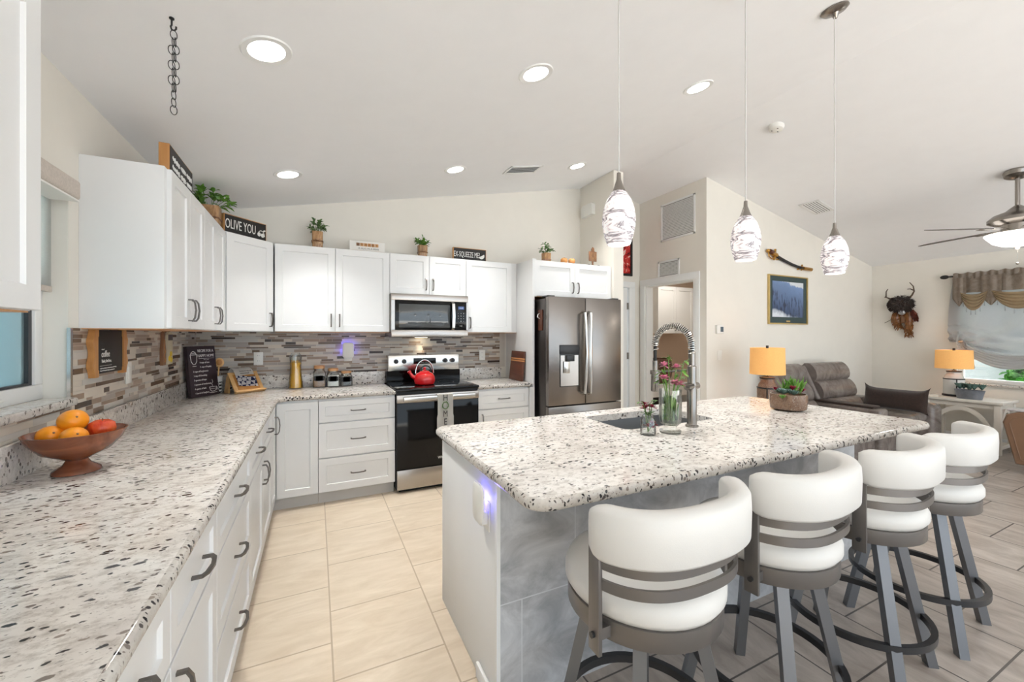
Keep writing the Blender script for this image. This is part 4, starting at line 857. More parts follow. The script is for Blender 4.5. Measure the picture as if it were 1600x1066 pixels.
for x, z in ((-.018, .04), (.02, .03), (.012, .07)): mb.ball((x, z, .014), .02, (1.2, 1, .25), 12, 6)
obj('lemons', mb, mat('lemon', (222, 190, 60), .5), t)
# recipe board leaning in the corner
A, Bp = V((-.857, 3.87)), V((-.722, 4.09)); dx = (Bp-A).normalized(); nrm = V((dx.y, -dx.x)); hgt = .40
up = V((-nrm.x*.11, -nrm.y*.11, 1)); T = F((A.x, A.y, CT+.002), (dx.x, dx.y, 0), up); w = (Bp-A).length
t = thing('recipe_sign', 'dark recipe-for-a-happy-home sign leaning in the counter corner', 'sign', (A.x, A.y, CT))
mb = MB(T); mb.box(0, w, 0, hgt, -.03, 0, .002); obj('board', mb, M['plum'], t)
LN = ['4 cups of love', '2 cups of loyalty', '3 cups of forgiveness', '1 cup of friendship', '5 spoons of hope', '2 spoons of tenderness', '4 quarts of faith', '1 barrel of laughter']
its = [('RECIPE FOR A', .030, T @ Tr(.165, .352, .001), .8, 'CENTER'), ('HAPPY HOME', .032, T @ Tr(.165, .312, .001), .8, 'CENTER')]
for i, s in enumerate(LN): its.append((s, .019, T @ Tr(.10 if i < 2 else .035, .262-.034*i, .001), .86, 'LEFT'))
merge_text(its, M['ink'], t)
mb = MB(); pt = lambda L: [T @ V((x, z, .001)) for x, z in L]
mb.tube(pt([(.095, .30), (.24, .30)]), .0012, 4); mb.tube(pt([(.14, .293), (.165, .286), (.19, .293)]), .0014, 4)
mb.tube(pt([(.022, .33), (.026, .28), (.04, .258), (.06, .258), (.076, .28), (.080, .33)]), .002, 5); mb.tube(pt([(.02, .332), (.082, .332)]), .002, 5)
mb.tube(pt([(.026, .335), (.035, .352), (.05, .36), (.066, .352), (.076, .335)]), .0025, 5); mb.tube(pt([(.03, .345), (.07, .345)]), .0016, 4); mb.tube(pt([(.035, .243), (.068, .243)]), .0015, 4)
mb.tube(pt([(.17, .065), (.175, .04), (.19, .03), (.215, .03), (.232, .04), (.236, .065)]), .002, 5); mb.tube(pt([(.168, .066), (.238, .066)]), .002, 5); mb.tube(pt([(.236, .058), (.25, .055), (.246, .04), (.232, .042)]), .0016, 4)
mb.tube(pt([(.165, .022), (.2, .018), (.24, .022)]), .002, 5); mb.tube(pt([(.2, .075), (.193, .09), (.206, .105), (.2, .125)]), .0016, 4); mb.tube(pt([(.18, .05), (.23, .05)]), .0012, 4); obj('chalk_drawings', mb, M['ink'], t)
# utensil crock
cx, cy = -.762, 4.185
t = thing('utensil_crock', 'black and white patterned utensil crock behind the recipe sign', 'crock', (cx, cy, CT))
mb = MB(); mb.lathe([(.046, 0), (.05, .005), (.05, .13), (.044, .132), (.044, .02)], (cx, cy, CT), 24); obj('crock', mb, M['crock'], t)
mb = MB(); mb.lathe([(.0505, .095), (.0515, .10), (.0515, .14), (.049, .142), (.045, .14)], (cx, cy, CT), 24, False); obj('white_rim', mb, M['marblew'], t)
t = thing('wooden_spoon', 'wooden spoon standing in the patterned crock', 'spoon', (cx+.02, cy, CT+.03))
mb = MB(); mb.tube([(cx+.01, cy, CT+.03), (cx+.022, cy-.01, CT+.22)], .006, 8); mb.ball((cx+.026, cy-.012, CT+.255), .034, (1, .35, 1.15), 16, 10); obj('spoon', mb, M['bamboo'], t)
mb = MB(); mb.ball((cx+.028, cy-.0265, CT+.257), .022, (1, .2, 1.1), 14, 8); obj('bowl_hollow', mb, M['oak'], t)
for i, (ox, oy, lab) in enumerate(((-.032, -.018, 'black handled utensil at the left of the crock'), (-.012, -.02, 'black handled utensil beside the wooden spoon'))):
    t = thing('kitchen_utensil', lab, 'utensil', (cx+ox, cy+oy, CT+.03)); mb = MB(); mb.box(cx+ox-.008, cx+ox+.008, cy+oy-.004, cy+oy+.004, CT+.03, CT+.20, .003); obj('grip', mb, M['blackm'], t)
    mb = MB(); mb.tube([(cx+ox-.009, cy+oy-.005, CT+.14), (cx+ox-.009, cy+oy-.005, CT+.205), (cx+ox+.009, cy+oy-.005, CT+.205), (cx+ox+.009, cy+oy-.005, CT+.14)], .0018, 5); obj('steel_edge', mb, M['steell'], t)
# slanted book stand with cutting board inlay
A, Bp = V((-.59, 3.985)), V((-.40, 4.135)); dx = (Bp-A).normalized(); nb = V((-dx.y, dx.x)); w = (Bp-A).length
t = thing('cookbook_stand', 'bamboo cookbook stand slanting back on the corner counter', 'stand', (A.x, A.y, CT))
T = F((A.x, A.y, CT+.006), (dx.x, dx.y, 0), (nb.x*.72, nb.y*.72, 1)); hh = .205
mb = MB(T); mb.box(0, w, 0, hh, -.014, 0, .002); mb.box(-.006, w+.006, 0, .016, -.014, .022, .004); obj('sloping_board', mb, M['bamboo'], t)
mb = MB(T); mb.box(.03, w-.03, .03, hh-.025, 0, .003, .001); obj('inlay', mb, M['bamboo2'], t)
for q in (.012, w-.026):
    b0 = A+dx*q; mb = MB(); tp = T @ V((q, hh-.012, -.014))
    P = [V((b0.x, b0.y, 0))+V((nb.x*.13, nb.y*.13, CT)), V((b0.x, b0.y, 0))+V((nb.x*.19, nb.y*.19, CT)), V((tp.x+nb.x*.03, tp.y+nb.y*.03, tp.z-.01)), V((tp.x, tp.y, tp.z))]
    dd_ = V((dx.x, dx.y, 0))*.014; mb.loops([P, [p+dd_ for p in P]]); obj('leg', mb, M['bamboo'], t)
t = thing('gingham_towel', 'white kitchen towel with navy checked hem draped on the stand', 'towel', (A.x, A.y, CT+.1))
pth = [(-.06, .09), (-.055, hh-.03), (-.045, hh+.035), (.0, hh+.042), (.026, hh+.005), (.024, hh-.06), (.016, .062)]
def towel(sub, m, nm, u0, u1):
    def fn(u, v):
        k = (sub[0]+(sub[1]-sub[0])*v)*(len(pth)-1); i = min(int(k), len(pth)-2); q = k-i; n_ = pth[i][0]*(1-q)+pth[i+1][0]*q; z = pth[i][1]*(1-q)+pth[i+1][1]*q
        return (u0+(u1-u0)*u, z-.02*u*(sub[0] > .4), n_+.003*math.sin(u*8+v*2))
    mb = MB(T); mb.grid(fn, 14, 16, .004); return obj(nm, mb, m, t)
towel((0, .80), M['cloth'], 'cloth', .035, w-.05); towel((.80, 1), M['checker'], 'checked_hem', .035, w-.05)
mb = MB(); 
for zz, L in ((hh-.012, .10), (hh-.034, .075)): mb.tube([T @ V((.075+L*i/24, zz+.006*math.sin(i*1.9), .031)) for i in range(25)], .0016, 4)
obj('printed_script', mb, M['inkd'], t)
# pasta jar and canisters
def ptx(u, y): r = (u-800)/634.9; c, s = math.cos(TH), math.sin(TH); return y*(r*c+s)/(c-r*s)
jx, jy = ptx(462, 4.205), 4.205
t = thing('pasta_jar', 'tall flared glass jar of dry spaghetti', 'jar', (jx, jy, CT))
mb = MB(); mb.lathe([(.062, 0), (.064, .006), (.057, .06), (.048, .15), (.046, .2), (.049, .26), (.052, .30), (.0505, .30), (.047, .255), (.044, .2), (.046, .15), (.055, .06), (.058, .01)], (jx, jy, CT), 24); obj('glass', mb, M['glass'], t)
mb = MB(); mb.lathe([(.057, .008), (.0545, .06), (.0455, .15), (.0435, .2), (.046, .235)], (jx, jy, CT), 20)
for i in range(26): a = i*2.4; r = .04*math.sqrt((i+.5)/26); mb.cyl((jx+r*1.1*math.cos(a), jy+r*1.1*math.sin(a), CT+.2), (jx+r*math.cos(a+.3), jy+r*math.sin(a+.3), CT+random.uniform(.24, .262)), .0022, None, 5)
obj('spaghetti', mb, M['pasta'], t)
mb = MB(); mb.lathe([(.044, .296), (.044, .31), (.036, .312), (.036, .325), (.0, .327)], (jx, jy, CT), 20); obj('lid', mb, M['glass'], t)
for u, h, fill, lab in ((499, .205, 'brown', 'tallest square canister with brown sugar and wood lid'), (520.5, .175, 'sugar', 'middle square canister full of white sugar'), (541, .145, 'coffee', 'shortest square canister of dark coffee nearest the range')):
    jy = 4.205; jx = ptx(u, jy); s = .054
    t = thing('canister', lab, 'canister', (jx, jy, CT), 0, 'square glass canisters with chalk labels')
    mb = MB(); q = lambda d, r: roundrect(jx-s+d, jx+s-d, jy-s+d, jy+s-d, r, 3)
    mb.loops([[(x, y, CT+z) for x, y in q(d, r)] for d, r, z in ((.004, .012, 0), (0, .014, .006), (0, .014, h*.68), (.012, .03, h*.8), (.012, .03, h*.86), (.015, .03, h*.86), (.015, .03, h*.8), (.003, .012, h*.68), (.003, .012, .008))], True, True, True); obj('glass', mb, M['glass'], t)
    mb = MB(); f = .62 if fill != 'brown' else .42; mb.loops([[(x, y, CT+z) for x, y in q(.005, .012)] for z in (.009, h*f)]); obj('contents', mb, M[fill], t)
    mb = MB(); mb.lathe([(.040, h*.85), (.046, h*.86), (.046, h-.003), (.043, h), (0, h)], (jx, jy, CT), 24); obj('lid', mb, M['cork'], t)
    mb = MB(); mb.box(jx-.044, jx+.044, jy-s-.0015, jy-s, CT+h*.33, CT+h*.33+.042); mb.box(jx-.030, jx+.030, jy-s-.0015, jy-s, CT+h*.33-.004, CT+h*.33+.046); obj('chalk_label', mb, M['blackm'], t)
# walnut cutting board against the fridge panel
t = thing('cutting_board', 'dark walnut cutting board with pale strips leaning by the fridge panel', 'cutting board', (1.95, 3.93, CT))
T = F((1.962, 4.10, CT), (0, -1, 0), (.11, 0, 1)); wz = [(0, .095, 'walnut'), (.2, .31, 'walnut')]
mb = MB(T); mb.box(0, .30, 0, .205, 0, .022, .002); mb.box(0, .30, .219, .227, 0, .022); mb.box(0, .30, .241, .315, 0, .022, .002); obj('board', mb, M['walnut'], t)
mb = MB(T); mb.box(0, .30, .205, .219, .0003, .0217); mb.box(0, .30, .227, .241, .0003, .0217); obj('pale_strip', mb, M['maple'], t)

# ------------------------------------------------------------ decor on the wall cabinets
def sign(name, label, T, w, h, d, face, edge):
    t = thing(name, label, 'sign', tuple(T.translation)); mb = MB(T); mb.box(-w/2, w/2, 0, h, -d, -.002, .001); obj('frame', mb, edge, t)
    mb = MB(T); mb.box(-w/2+.006, w/2-.006, .006, h-.006, -.003, 0); obj('face', mb, face, t); return t
T = F((UF-.045, 2.80, ZT), (0, 1, 0)); t = sign('block_sign', 'dark block sign with wooden edge over the left wall cabinets', T, .42, .175, .045, M['chalk'], M['oak'])
mb = MB()
for zz in (.115, .07): 
    for a, b in ((-.17, -.05), (-.03, .06), (.08, .18)): mb.tube([T @ V((a+(b-a)*i/24, zz+.016*math.sin(i*1.8)*random.uniform(.5, 1), .001)) for i in range(25)], .0028, 5)
obj('script_lettering', mb, M['ink'], t)
cd = (c0+c1)/2-dn*.055; T = F((cd.x, cd.y, ZT), (dg.x, dg.y, 0)); t = sign('block_sign', 'black OLIVE YOU block sign on the diagonal corner cabinet', T, .36, .15, .04, M['chalk'], M['oak'])
text('OLIVE YOU', .105, M['ink'], t, T @ Tr(-.045, .042, .001), .48)
mb = MB(); TT = T @ Tr(.132, .06, .001)
for x, z in ((-.02, -.008), (.012, -.012)): mb.T = TT; mb.ball((x, z, 0), .016, (1, 1.1, .12), 14, 8)
mb.tube([(-.025, .012, 0), (-.005, .026, 0), (.016, .02, 0), (.026, 0, 0), (.03, -.02, 0)], .003, 5); mb.leaf((.014, .022, 0), (1, .5, 0), .028, .014, 0); obj('olive_motif', mb, M['ink'], t)
T = F((.443, 4.08, ZT), (1, 0, 0), (0, .12, 1)); t = sign('tile_sign', 'white sign with a row of brown letter tiles', T, .32, .105, .014, M['cloth'], M['cloth'])
its = []
for i, ch in enumerate('COFFEE'):
    x = -.085+i*.034; mb = MB(T); mb.box(x-.0145, x+.0145, .056, .085, .0, .005, .001); o = obj('letter_tile', mb, M['oak'] if i else M['brownw'], t)
    text(ch, .022, M['inkd'], o, T @ Tr(x, .063, .0055))
text('A HUG IN A MUG', .019, M['inkd'], t, T @ Tr(.01, .028, .001), 1.25)
mb = MB(T); mb.box(-.165, .165, -.0, .008, -.02, .016, .001); obj('ledge', mb, M['bamboo'], t)
T = F((1.478, 4.09, ZT), (1, 0, 0)); t = sign('block_sign', 'black EX-SQUEEZE ME block sign above the microwave end', T, .37, .135, .04, M['chalk'], M['oak'])
text('EX-SQUEEZE ME?', .082, M['ink'], t, T @ Tr(-.035, .040, .001), .47)
mb = MB(T @ Tr(.128, .066, .001) @ Matrix.Rotation(.5, 4, 'Z')); mb.prism([(.034*math.cos(a), .034*math.sin(a)-.002) for a in [PI+PI*i/14 for i in range(15)]], 0, .0012); obj('lemon_motif', mb, M['ink'], t)
def cab_plant(x, y, label, h=.27, s=.044, seed=1, lm='leaf', spread=.085, big=False):
    random.seed(seed); t = thing('potted_plant', label, 'potted plant', (x, y, ZT), 0, 'twine-wrapped plants on the cabinets'); ph = h*.52
    mb = MB(); q = roundrect(x-s, x+s, y-s, y+s, .014, 3); mb.loops([[(x+(a-x)*k, y+(b-y)*k, ZT+z) for a, b in q] for k, z in ((.88, 0), (.95, .02), (1, ph*.6), (1.02, ph), (.9, ph), (.88, ph-.015))]); obj('pot', mb, M['burlap'], t)
    mb = MB()
    for zz in (ph*.42, ph*.46): mb.tube([(x+(a-x)*1.05, y+(b-y)*1.05, ZT+zz) for a, b in q], .003, 5, True)
    mb.tube([(x-.02, y-s-.004, ZT+ph*.55), (x, y-s-.006, ZT+ph*.44), (x+.022, y-s-.004, ZT+ph*.56)], .003, 5); obj('twine', mb, M['brownw'], t)
    mb = MB(); st = MB()
    for _ in range(15):
        d = V((random.uniform(-1, 1), random.uniform(-1, 1), random.uniform(.35, 1.5))).normalized(); L = random.uniform(.5, 1)*(h-ph)*.95; e = V((x, y, ZT+ph-.01))+V((d.x*spread*1.1, d.y*spread*1.1, d.z*L))
        st.tube([(x+d.x*.012, y+d.y*.012, ZT+ph-.02), e], .0018, 4)
        for _ in range(7 if not big else 8): mb.leaf(e-V((d.x, d.y, d.z))*random.uniform(0, .05), (d.x+random.uniform(-1, 1), d.y+random.uniform(-1, 1), d.z*.5+random.uniform(-.5, .8)), random.uniform(.035, .055)*(1.35 if big else 1), random.uniform(.018, .028)*(1.35 if big else 1), .25)
    obj('stems', st, M['leaf'], t); obj('leaves', mb, M[lm], t)
cab_plant(-.70, 3.66, 'bushy twine-wrapped plant on the left wall cabinets by the corner', .30, .06, 3, 'leaf2', .13, True)
cab_plant(ptx(496, 4.15), 4.15, 'twine-wrapped plant between the OLIVE YOU and white tile signs', .31, .045, 4)
cab_plant(ptx(660, 4.15), 4.15, 'twine-wrapped plant above the microwave', .245, .044, 5, 'leaf2', .07)
cab_plant(ptx(853.5, 3.97), 3.97, 'twine-wrapped plant over the fridge cabinet', .265, .042, 6)
ax_, ay_ = 2.565, 3.86
mb = MB(); mb.slab(roundrect(ax_-.12, ax_+.12, ay_-.05, ay_+.05, .02, 4), ZT, ZT+.012, .004); tag(obj('wooden_tray', mb, M['maple'], origin=(ax_, ay_, ZT)), 'thin wooden tray under two carved apples', 'tray')
for i, dx_ in enumerate((-.053, .05)):
    t = thing('wooden_apple', ('left', 'right')[i]+' carved wooden apple on the tray over the fridge', 'ornament', (ax_+dx_, ay_, ZT+.012), 0, 'carved wooden apples')
    mb = MB(); mb.lathe([(.012, 0), (.026, .003), (.04, .03), (.038, .055), (.022, .068), (.006, .062), (.001, .058)], (ax_+dx_, ay_, ZT+.012), 20); obj('fruit', mb, M['oak'], t, smooth=80)
    mb = MB(); mb.cyl((ax_+dx_, ay_, ZT+.07), (ax_+dx_+.004, ay_, ZT+.086), .003); obj('stem', mb, M['brownw'], t)
sx_, sy_ = 2.90, 3.85
t = thing('carved_stand', 'carved wooden plaque on a spindle and black foot over the fridge', 'ornament', (sx_, sy_, ZT)); T = F((sx_, sy_, ZT), (1, 0, 0))
mb = MB(T); mb.box(-.08, .08, 0, .018, -.03, .03, .004); mb.box(-.08, -.055, .018, .028, -.03, .03, .003); mb.box(.055, .08, .018, .028, -.03, .03, .003); obj('foot', mb, M['blackm'], t)
mb = MB(T); mb.tube([(0, .018, 0), (0, .03, 0), (0, .045, 0), (0, .06, 0), (0, .075, 0)], .01, 8, rfun=lambda q: .007+.007*abs(math.sin(q*7))); obj('spindle', mb, M['brownw'], t)
mb = MB(T); mb.box(-.055, .055, .07, .185, -.008, .008, .006); mb.prism([(-.022, .18), (.022, .18), (.016, .20), (.018, .215), (.0, .238), (-.018, .215), (-.016, .20)], -.008, .008); pl = obj('plaque', mb, M['brownw'], t)
mb = MB(T)
for r in (.018, .03, .042): mb.tube([(r*math.cos(a)*1.0, .128+r*math.sin(a)*1.05, .0085) for a in [2*PI*i/18 for i in range(18)]], .003, 5, True)
obj('carving', mb, M['burlap'], pl)

# ------------------------------------------------------------ ceiling and wall fittings
hx, hy = -.474, 1.875; hz_ = ceil(hx)
t = thing('hanging_chain', 'black chain of oval links hanging from a ceiling hook', 'chain', (hx, hy, hz_))
mb = MB(); mb.tube([(hx, hy, hz_), (hx, hy, hz_-.026), (hx-.003, hy, hz_-.032), (hx, hy, hz_-.042), (hx+.008, hy, hz_-.044), (hx+.013, hy, hz_-.036), (hx+.013, hy, hz_-.028)], .003, 8); mb.cyl((hx, hy, hz_-.004), (hx, hy, hz_), .008); obj('hook', mb, M['blackm'], t)
vd = V((.9006, .4346)); 
def link(zc, off, ang):
    mb = MB(); a = ang; d = V((math.cos(a), math.sin(a), 0)); c = V((hx+.006+off*.9, hy-off*.43, zc))
    mb.tube([c+d*.0098*math.cos(q)+V((0, 0, .0165*math.sin(q))) for q in [2*PI*i/20 for i in range(20)]], .0014, 6, True); obj('chain_link', mb, M['blackm'], t)
z = hz_-.060; base = .62
for i in range(11):
    if i in (0, 8, 9, 10): link(z, 0, base+(.5 if i in (8, 9) else -.2))
    elif i % 2: link(z, -.003, base+.95); link(z, .006, base+1.0)
    else: link(z, -.008, base-.1); link(z, .008, base-.2)
    z -= .0275
def vent(label, x, y, w, h, slope, tilt):
    t = thing('ceiling_vent', label, 'vent', (x, y, ceil(x))); t.rotation_euler = (0, slope, 0)
    mb = MB(); a, b = w/2, h/2
    for x0, x1, y0, y1 in ((-a, -a+.022, -b, b), (a-.022, a, -b, b), (-a, a, -b, -b+.022), (-a, a, b-.022, b)): mb.box(x0, x1, y0, y1, -.008, 0, .002)
    obj('frame', mb, M['trim'], t, False)
    mb = MB(); mb.box(-a+.02, a-.02, -b+.02, b-.02, -.0015, -.0005); obj('shadow_gap', mb, M['slatd'], t, False)
    mb = MB(); n = 7
    for i in range(n):
        yy = -b+.03+(h-.06)*i/(n-1); mb.T = Tr(0, yy, -.005) @ Matrix.Rotation(tilt, 4, 'X'); mb.box(-a+.022, a-.022, -.0065, .0065, -.0008, .0008)
    obj('louvres', mb, M['trim'], t, False)
vent('slatted air vent in the kitchen ceiling slope', 1.834, 3.554, .36, .20, -SA, .35); vent('slatted air vent in the living room ceiling slope', 5.424, 2.809, .36, .22, SA, -.6)
t = thing('smoke_detector', 'round white smoke detector past the ceiling ridge', 'smoke detector', (3.74, 2.265, ceil(3.74))); t.rotation_euler = (0, SA, 0)
mb = MB(); mb.lathe([(.062, 0), (.064, -.01), (.056, -.034), (.04, -.042), (0, -.042)], seg=28); obj('case', mb, M['plastic'], t, False)
mb = MB()
for i in range(3): a = i*2.1; mb.box(.03*math.cos(a)-.006, .03*math.cos(a)+.006, .03*math.sin(a)-.004, .03*math.sin(a)+.004, -.0435, -.041)
obj('sensor_slot', mb, M['slatd'], t, False)
T = F((3.05, 4.11, 2.87), (0, -1, 0)); t = thing('door_chime', 'white door chime box high on the wing wall', 'chime', tuple(T.translation))
mb = MB(T); pr = [(-.11, .0), (.11, 0), (.11, .115), (.09, .14), (-.09, .14), (-.11, .115)]; mb.prism(pr, 0, .05); obj('case', mb, M['plastic'], t)
def grille(label, y0, y1, z0, z1, n):
    T = F((HALL, (y0+y1)/2, z0), (0, -1, 0)); w, h = y1-y0, z1-z0
    t = thing('air_grille', label, 'vent', tuple(T.translation)); mb = MB(T)
    for a, b, c, d in ((-w/2, -w/2+.025, 0, h), (w/2-.025, w/2, 0, h), (-w/2, w/2, 0, .025), (-w/2, w/2, h-.025, h)): mb.box(a, b, c, d, 0, .012, .003)
    obj('frame', mb, M['trim'], t)
    mb = MB(T); mb.box(-w/2+.02, w/2-.02, .02, h-.02, .0, .001); obj('shadow_gap', mb, M['slatd'], t)
    mb = MB()
    for i in range(n): mb.T = T @ Tr(0, .03+(h-.06)*(i+.5)/n, .006) @ Matrix.Rotation(.75, 4, 'X'); k = (h-.06)/n*.42; mb.box(-w/2+.025, w/2-.025, -k, k, -.0008, .0008)
    obj('louvres', mb, M['trim'], t)
grille('large return air grille high on the hall wall', 3.39, 3.92, 2.61, 3.09, 22); grille('small air grille right above the laundry doorway', 3.62, 3.97, 2.14, 2.36, 10)
# pictures
def picture(label, T, w, h, fw, frame, art, mat_=None, mw=0):
    t = thing('framed_picture', label, 'picture', tuple(T.translation)); mb = MB(T)
    for a, b, c, d in ((0, fw, 0, h), (w-fw, w, 0, h), (fw, w-fw, 0, fw), (fw, w-fw, h-fw, h)): mb.box(a, b, c, d, 0, .028, .003)
    obj('frame', mb, frame, t)
    if mat_: mb = MB(T); mb.box(fw, w-fw, fw, h-fw, .004, .010); obj('mount', mb, mat_, t)
    mb = MB(T); mb.box(fw+mw, w-fw-mw, fw+mw*1.1, h-fw-mw*.9, .004, .012); obj('artwork', mb, art, t); return t
T = F((5.165, LIV, 1.545), (1, 0, 0)); t = picture('wintry landscape print in a gold frame with dark green mount', T, .84, .635, .016, M['goldf'], M['art'], M['greenmat'], .07)
mb = MB(T); mb.box(.38, .46, .03, .05, .010, .013); obj('name_plate', mb, M['goldf'], t)
T = F((3.40, D, 2.21), (1, 0, 0)); picture('red and black abstract picture over the hall door', T, .50, .78, .03, M['blackm'], M['redart'])
# sabre
t = thing('curved_sabre', 'gold-hilted curved sabre in a black scabbard above the picture', 'sword', (5.6, LIV, 2.38)); yy = LIV-.03
mb = MB(); sp = [(5.30, 2.418), (5.45, 2.375), (5.62, 2.335), (5.78, 2.308), (5.90, 2.298)]; mb.tube([(x, yy, z) for x, z in sp], .02, 8, flat=.6, rfun=lambda q: .022-.004*q); obj('scabbard', mb, M['blackm'], t)
mb = MB(); mb.tube([(5.88, yy, 2.30), (6.0, yy, 2.297), (6.07, yy, 2.295)], .024, 8); mb.tube([(5.84, yy, 2.27), (5.86, yy, 2.345)], .01, 6); obj('scabbard_tip', mb, M['gold'], t)
mb = MB(); mb.tube([(5.20, yy, 2.452), (5.30, yy, 2.42)], .03, 8); mb.tube([(5.255, yy, 2.36), (5.28, yy, 2.50)], .014, 6); mb.ball((5.14, yy, 2.468), .03, (1.2, .7, .8)); mb.tube([(5.14, yy, 2.46), (5.15, yy, 2.40), (5.20, yy, 2.375), (5.26, yy, 2.37)], .008, 6); obj('hilt', mb, M['gold'], t)
mb = MB(); mb.tube([(5.15, yy-.01, 2.466), (5.21, yy-.01, 2.45)], .026, 8); obj('grip', mb, M['walnut'], t)
mb = MB(); 
for x, z in ((5.35, 2.40), (5.8, 2.305)): mb.box(x-.006, x+.006, LIV-.03, LIV, z-.03, z-.01)
obj('wall_hook', mb, M['gold'], t)
# ------------------------------------------------------------ living room
# mask with antlers, hung on the right wall
XR = RIGHT; T = F((XR, 2.858, 1.80), (0, -1, 0)); k = .0072; kz = .0093   # local: x to the right in the photo, y up
t = thing('antler_mask', 'dark fur mask with antlers and fox tails on the wall', 'wall decor', tuple(T.translation))
mb = MB(T); mb.ball((.0, .05, .09), .13, (1.05, .85, .7), 22, 14, .05)
for _ in range(500):
    a, b = random.uniform(0, 2*PI), random.uniform(-1, 1); d = V((math.cos(a)*math.sqrt(1-b*b), b, abs(math.sin(a))*math.sqrt(1-b*b))); c = V((.0, .05, .09))+V((d.x*.13, d.y*.105, d.z*.085)); mb.leaf(c, d+V((random.uniform(-.5, .5), -.6, .2)), .045, .008, .1)
obj('fur_cap', mb, M['fur'], t)
mb = MB(T); mb.ball((.015, -.06, .12), .045, (1, 1, .7), 16, 12); obj('face', mb, M['silver'], t)
mb = MB(T); mb.tube([(-.07, .115, .08), (-.13, .14, .08), (-.18, .17, .08), (-.175, .25, .09), (-.155, .29, .09)], .012, 8, rfun=lambda q: .014-.009*q); mb.tube([(-.175, .19, .08), (-.195, .165, .08)], .008, 6); obj('antler', mb, M['bone'], t)
mb = MB(T); mb.tube([(.07, .13, .08), (.11, .17, .08), (.14, .23, .09), (.13, .30, .09), (.09, .36, .09)], .012, 8, rfun=lambda q: .014-.009*q); mb.tube([(.135, .24, .085), (.10, .265, .09), (.065, .265, .09)], .008, 6, rfun=lambda q: .009-.005*q); obj('antler', mb, M['bone'], t)
def tail(P, r, m, nm):
    mb = MB(T); mb.tube(P, r, 10, rfun=lambda q: r*(.8+.28*math.sin(q*2.6))*(1-.75*max(0, q-.7)/.3))
    for _ in range(160):
        q = random.random()*(len(P)-1); i = min(int(q), len(P)-2); c = V(P[i]).lerp(V(P[i+1]), q-i); a = random.uniform(0, PI); d = V((math.cos(a), 0, math.sin(a))); mb.leaf(c+d*r*.8, d+V((0, -2.2, 0)), .05, .009, 0)
    obj(nm, mb, m, t)
tail([(-.06, -.05, .06), (-.075, -.13, .06), (-.06, -.22, .05), (-.03, -.29, .04)], .045, M['foxfur'], 'fur_tail'); tail([(.06, -.06, .06), (.075, -.18, .06), (.07, -.30, .05), (.07, -.40, .04)], .04, M['foxfur'], 'fur_tail')
tail([(.10, -.04, .05), (.135, -.10, .05), (.13, -.17, .04)], .028, M['foxred'], 'fur_tail'); 
mb = MB(T); mb.box(-.02, .03, -.22, -.06, .03, .07, .01); obj('leather_bib', mb, M['brownw'], t)
mb = MB(T); mb.tube([(-.06, -.09, .07), (-.13, -.17, .07), (-.20, -.215, .07)], .004, 6); obj('quill', mb, M['bone'], t)
# curtain: rod, valance, balloon shade
XC = XR-.10; y_at = lambda u: yr(u, XC)
RZ = 2.185
t = thing('curtain_rod', 'dark curtain rod with an oval finial', 'curtain rod', (XC, 2.35, RZ))
mb = MB(); mb.cyl((XC, .62, RZ), (XC, 2.36, RZ), .011); obj('rod', mb, M['dark'], t)
mb = MB(); mb.ball((XC, 2.405, RZ), .03, (.8, 1.5, .9)); obj('finial', mb, M['blackm'], t)
for y in (.7, 2.345): mb = MB(); mb.cyl((XC, y, RZ), (XR, y, RZ), .008); obj('bracket', mb, M['dark'], t)
t = thing('valance', 'taupe valance with pointed tabs and pleated satin swags', 'valance', (XC, 1.7, RZ))
ytop0, ytop1 = .68, 2.315
def ruff(u, v): y = ytop1+(ytop0-ytop1)*u; return (XC-.028-.008*math.sin(u*160)-.004*math.sin(u*61), y, RZ+.03+.008*math.sin(u*97)-.075*v)
mb = MB(); mb.grid(ruff, 260, 4, .006); obj('ruffled_heading', mb, M['curtain'], t)
mb = MB(); mb.grid(lambda u, v: (XC-.022-.007*math.sin(u*75), ytop1+(ytop0-ytop1)*u, RZ-.02-.21*v), 160, 6, .006); obj('gathered_back', mb, M['curtain'], t)
tabs = [(2.315, 2.19), (2.06, 1.885), (1.60, 1.42), (1.11, .94)]
for a, b in tabs:
    def tabf(u, v, a=a, b=b):
        w = .5 if v < .72 else .5*(1-(v-.72)/.28*.92); y = (a+b)/2-(u-.5)*2*w*(a-b); return (XC-.045-.012*math.sin(u*PI)-.004*math.sin(u*14), y, RZ-.03-.375*v)
    mb = MB(); mb.grid(tabf, 14, 18, .006); obj('pointed_tab', mb, M['curtain'], t)
for a, b in ((2.235, 2.0), (1.96, 1.52), (1.5, 1.03)):
    def sw(u, v, a=a, b=b):
        c = (a+b)/2; w = (a-b)/2*1.04; s = (u-.5)*2; sag = (1-s*s); top = RZ-.22-.04*sag; bot = RZ-.30-.165*sag
        z = top+(bot-top)*v; pl = .013*abs(math.sin(v*5*PI)); return (XC-.055-.025*sag-pl, c-s*w*(1-.12*v*(1-sag)), z)
    mb = MB(); mb.grid(sw, 24, 40, .005); o = obj('satin_swag', mb, M['swag'], t)
    for i in range(6): u = (i+.5)/6; p = sw(u, 1); mb = MB(); mb.tube([p, (p[0], p[1], p[2]-.02), (p[0], p[1], p[2]-.06)], .003, 5, rfun=lambda q: .002+.003*q); obj('tassel', mb, M['silver'], o)
t = thing('balloon_curtain', 'gauzy grey balloon curtain gathered up at the left', 'curtain', (XC, 1.7, 1.2))
yl = 2.335
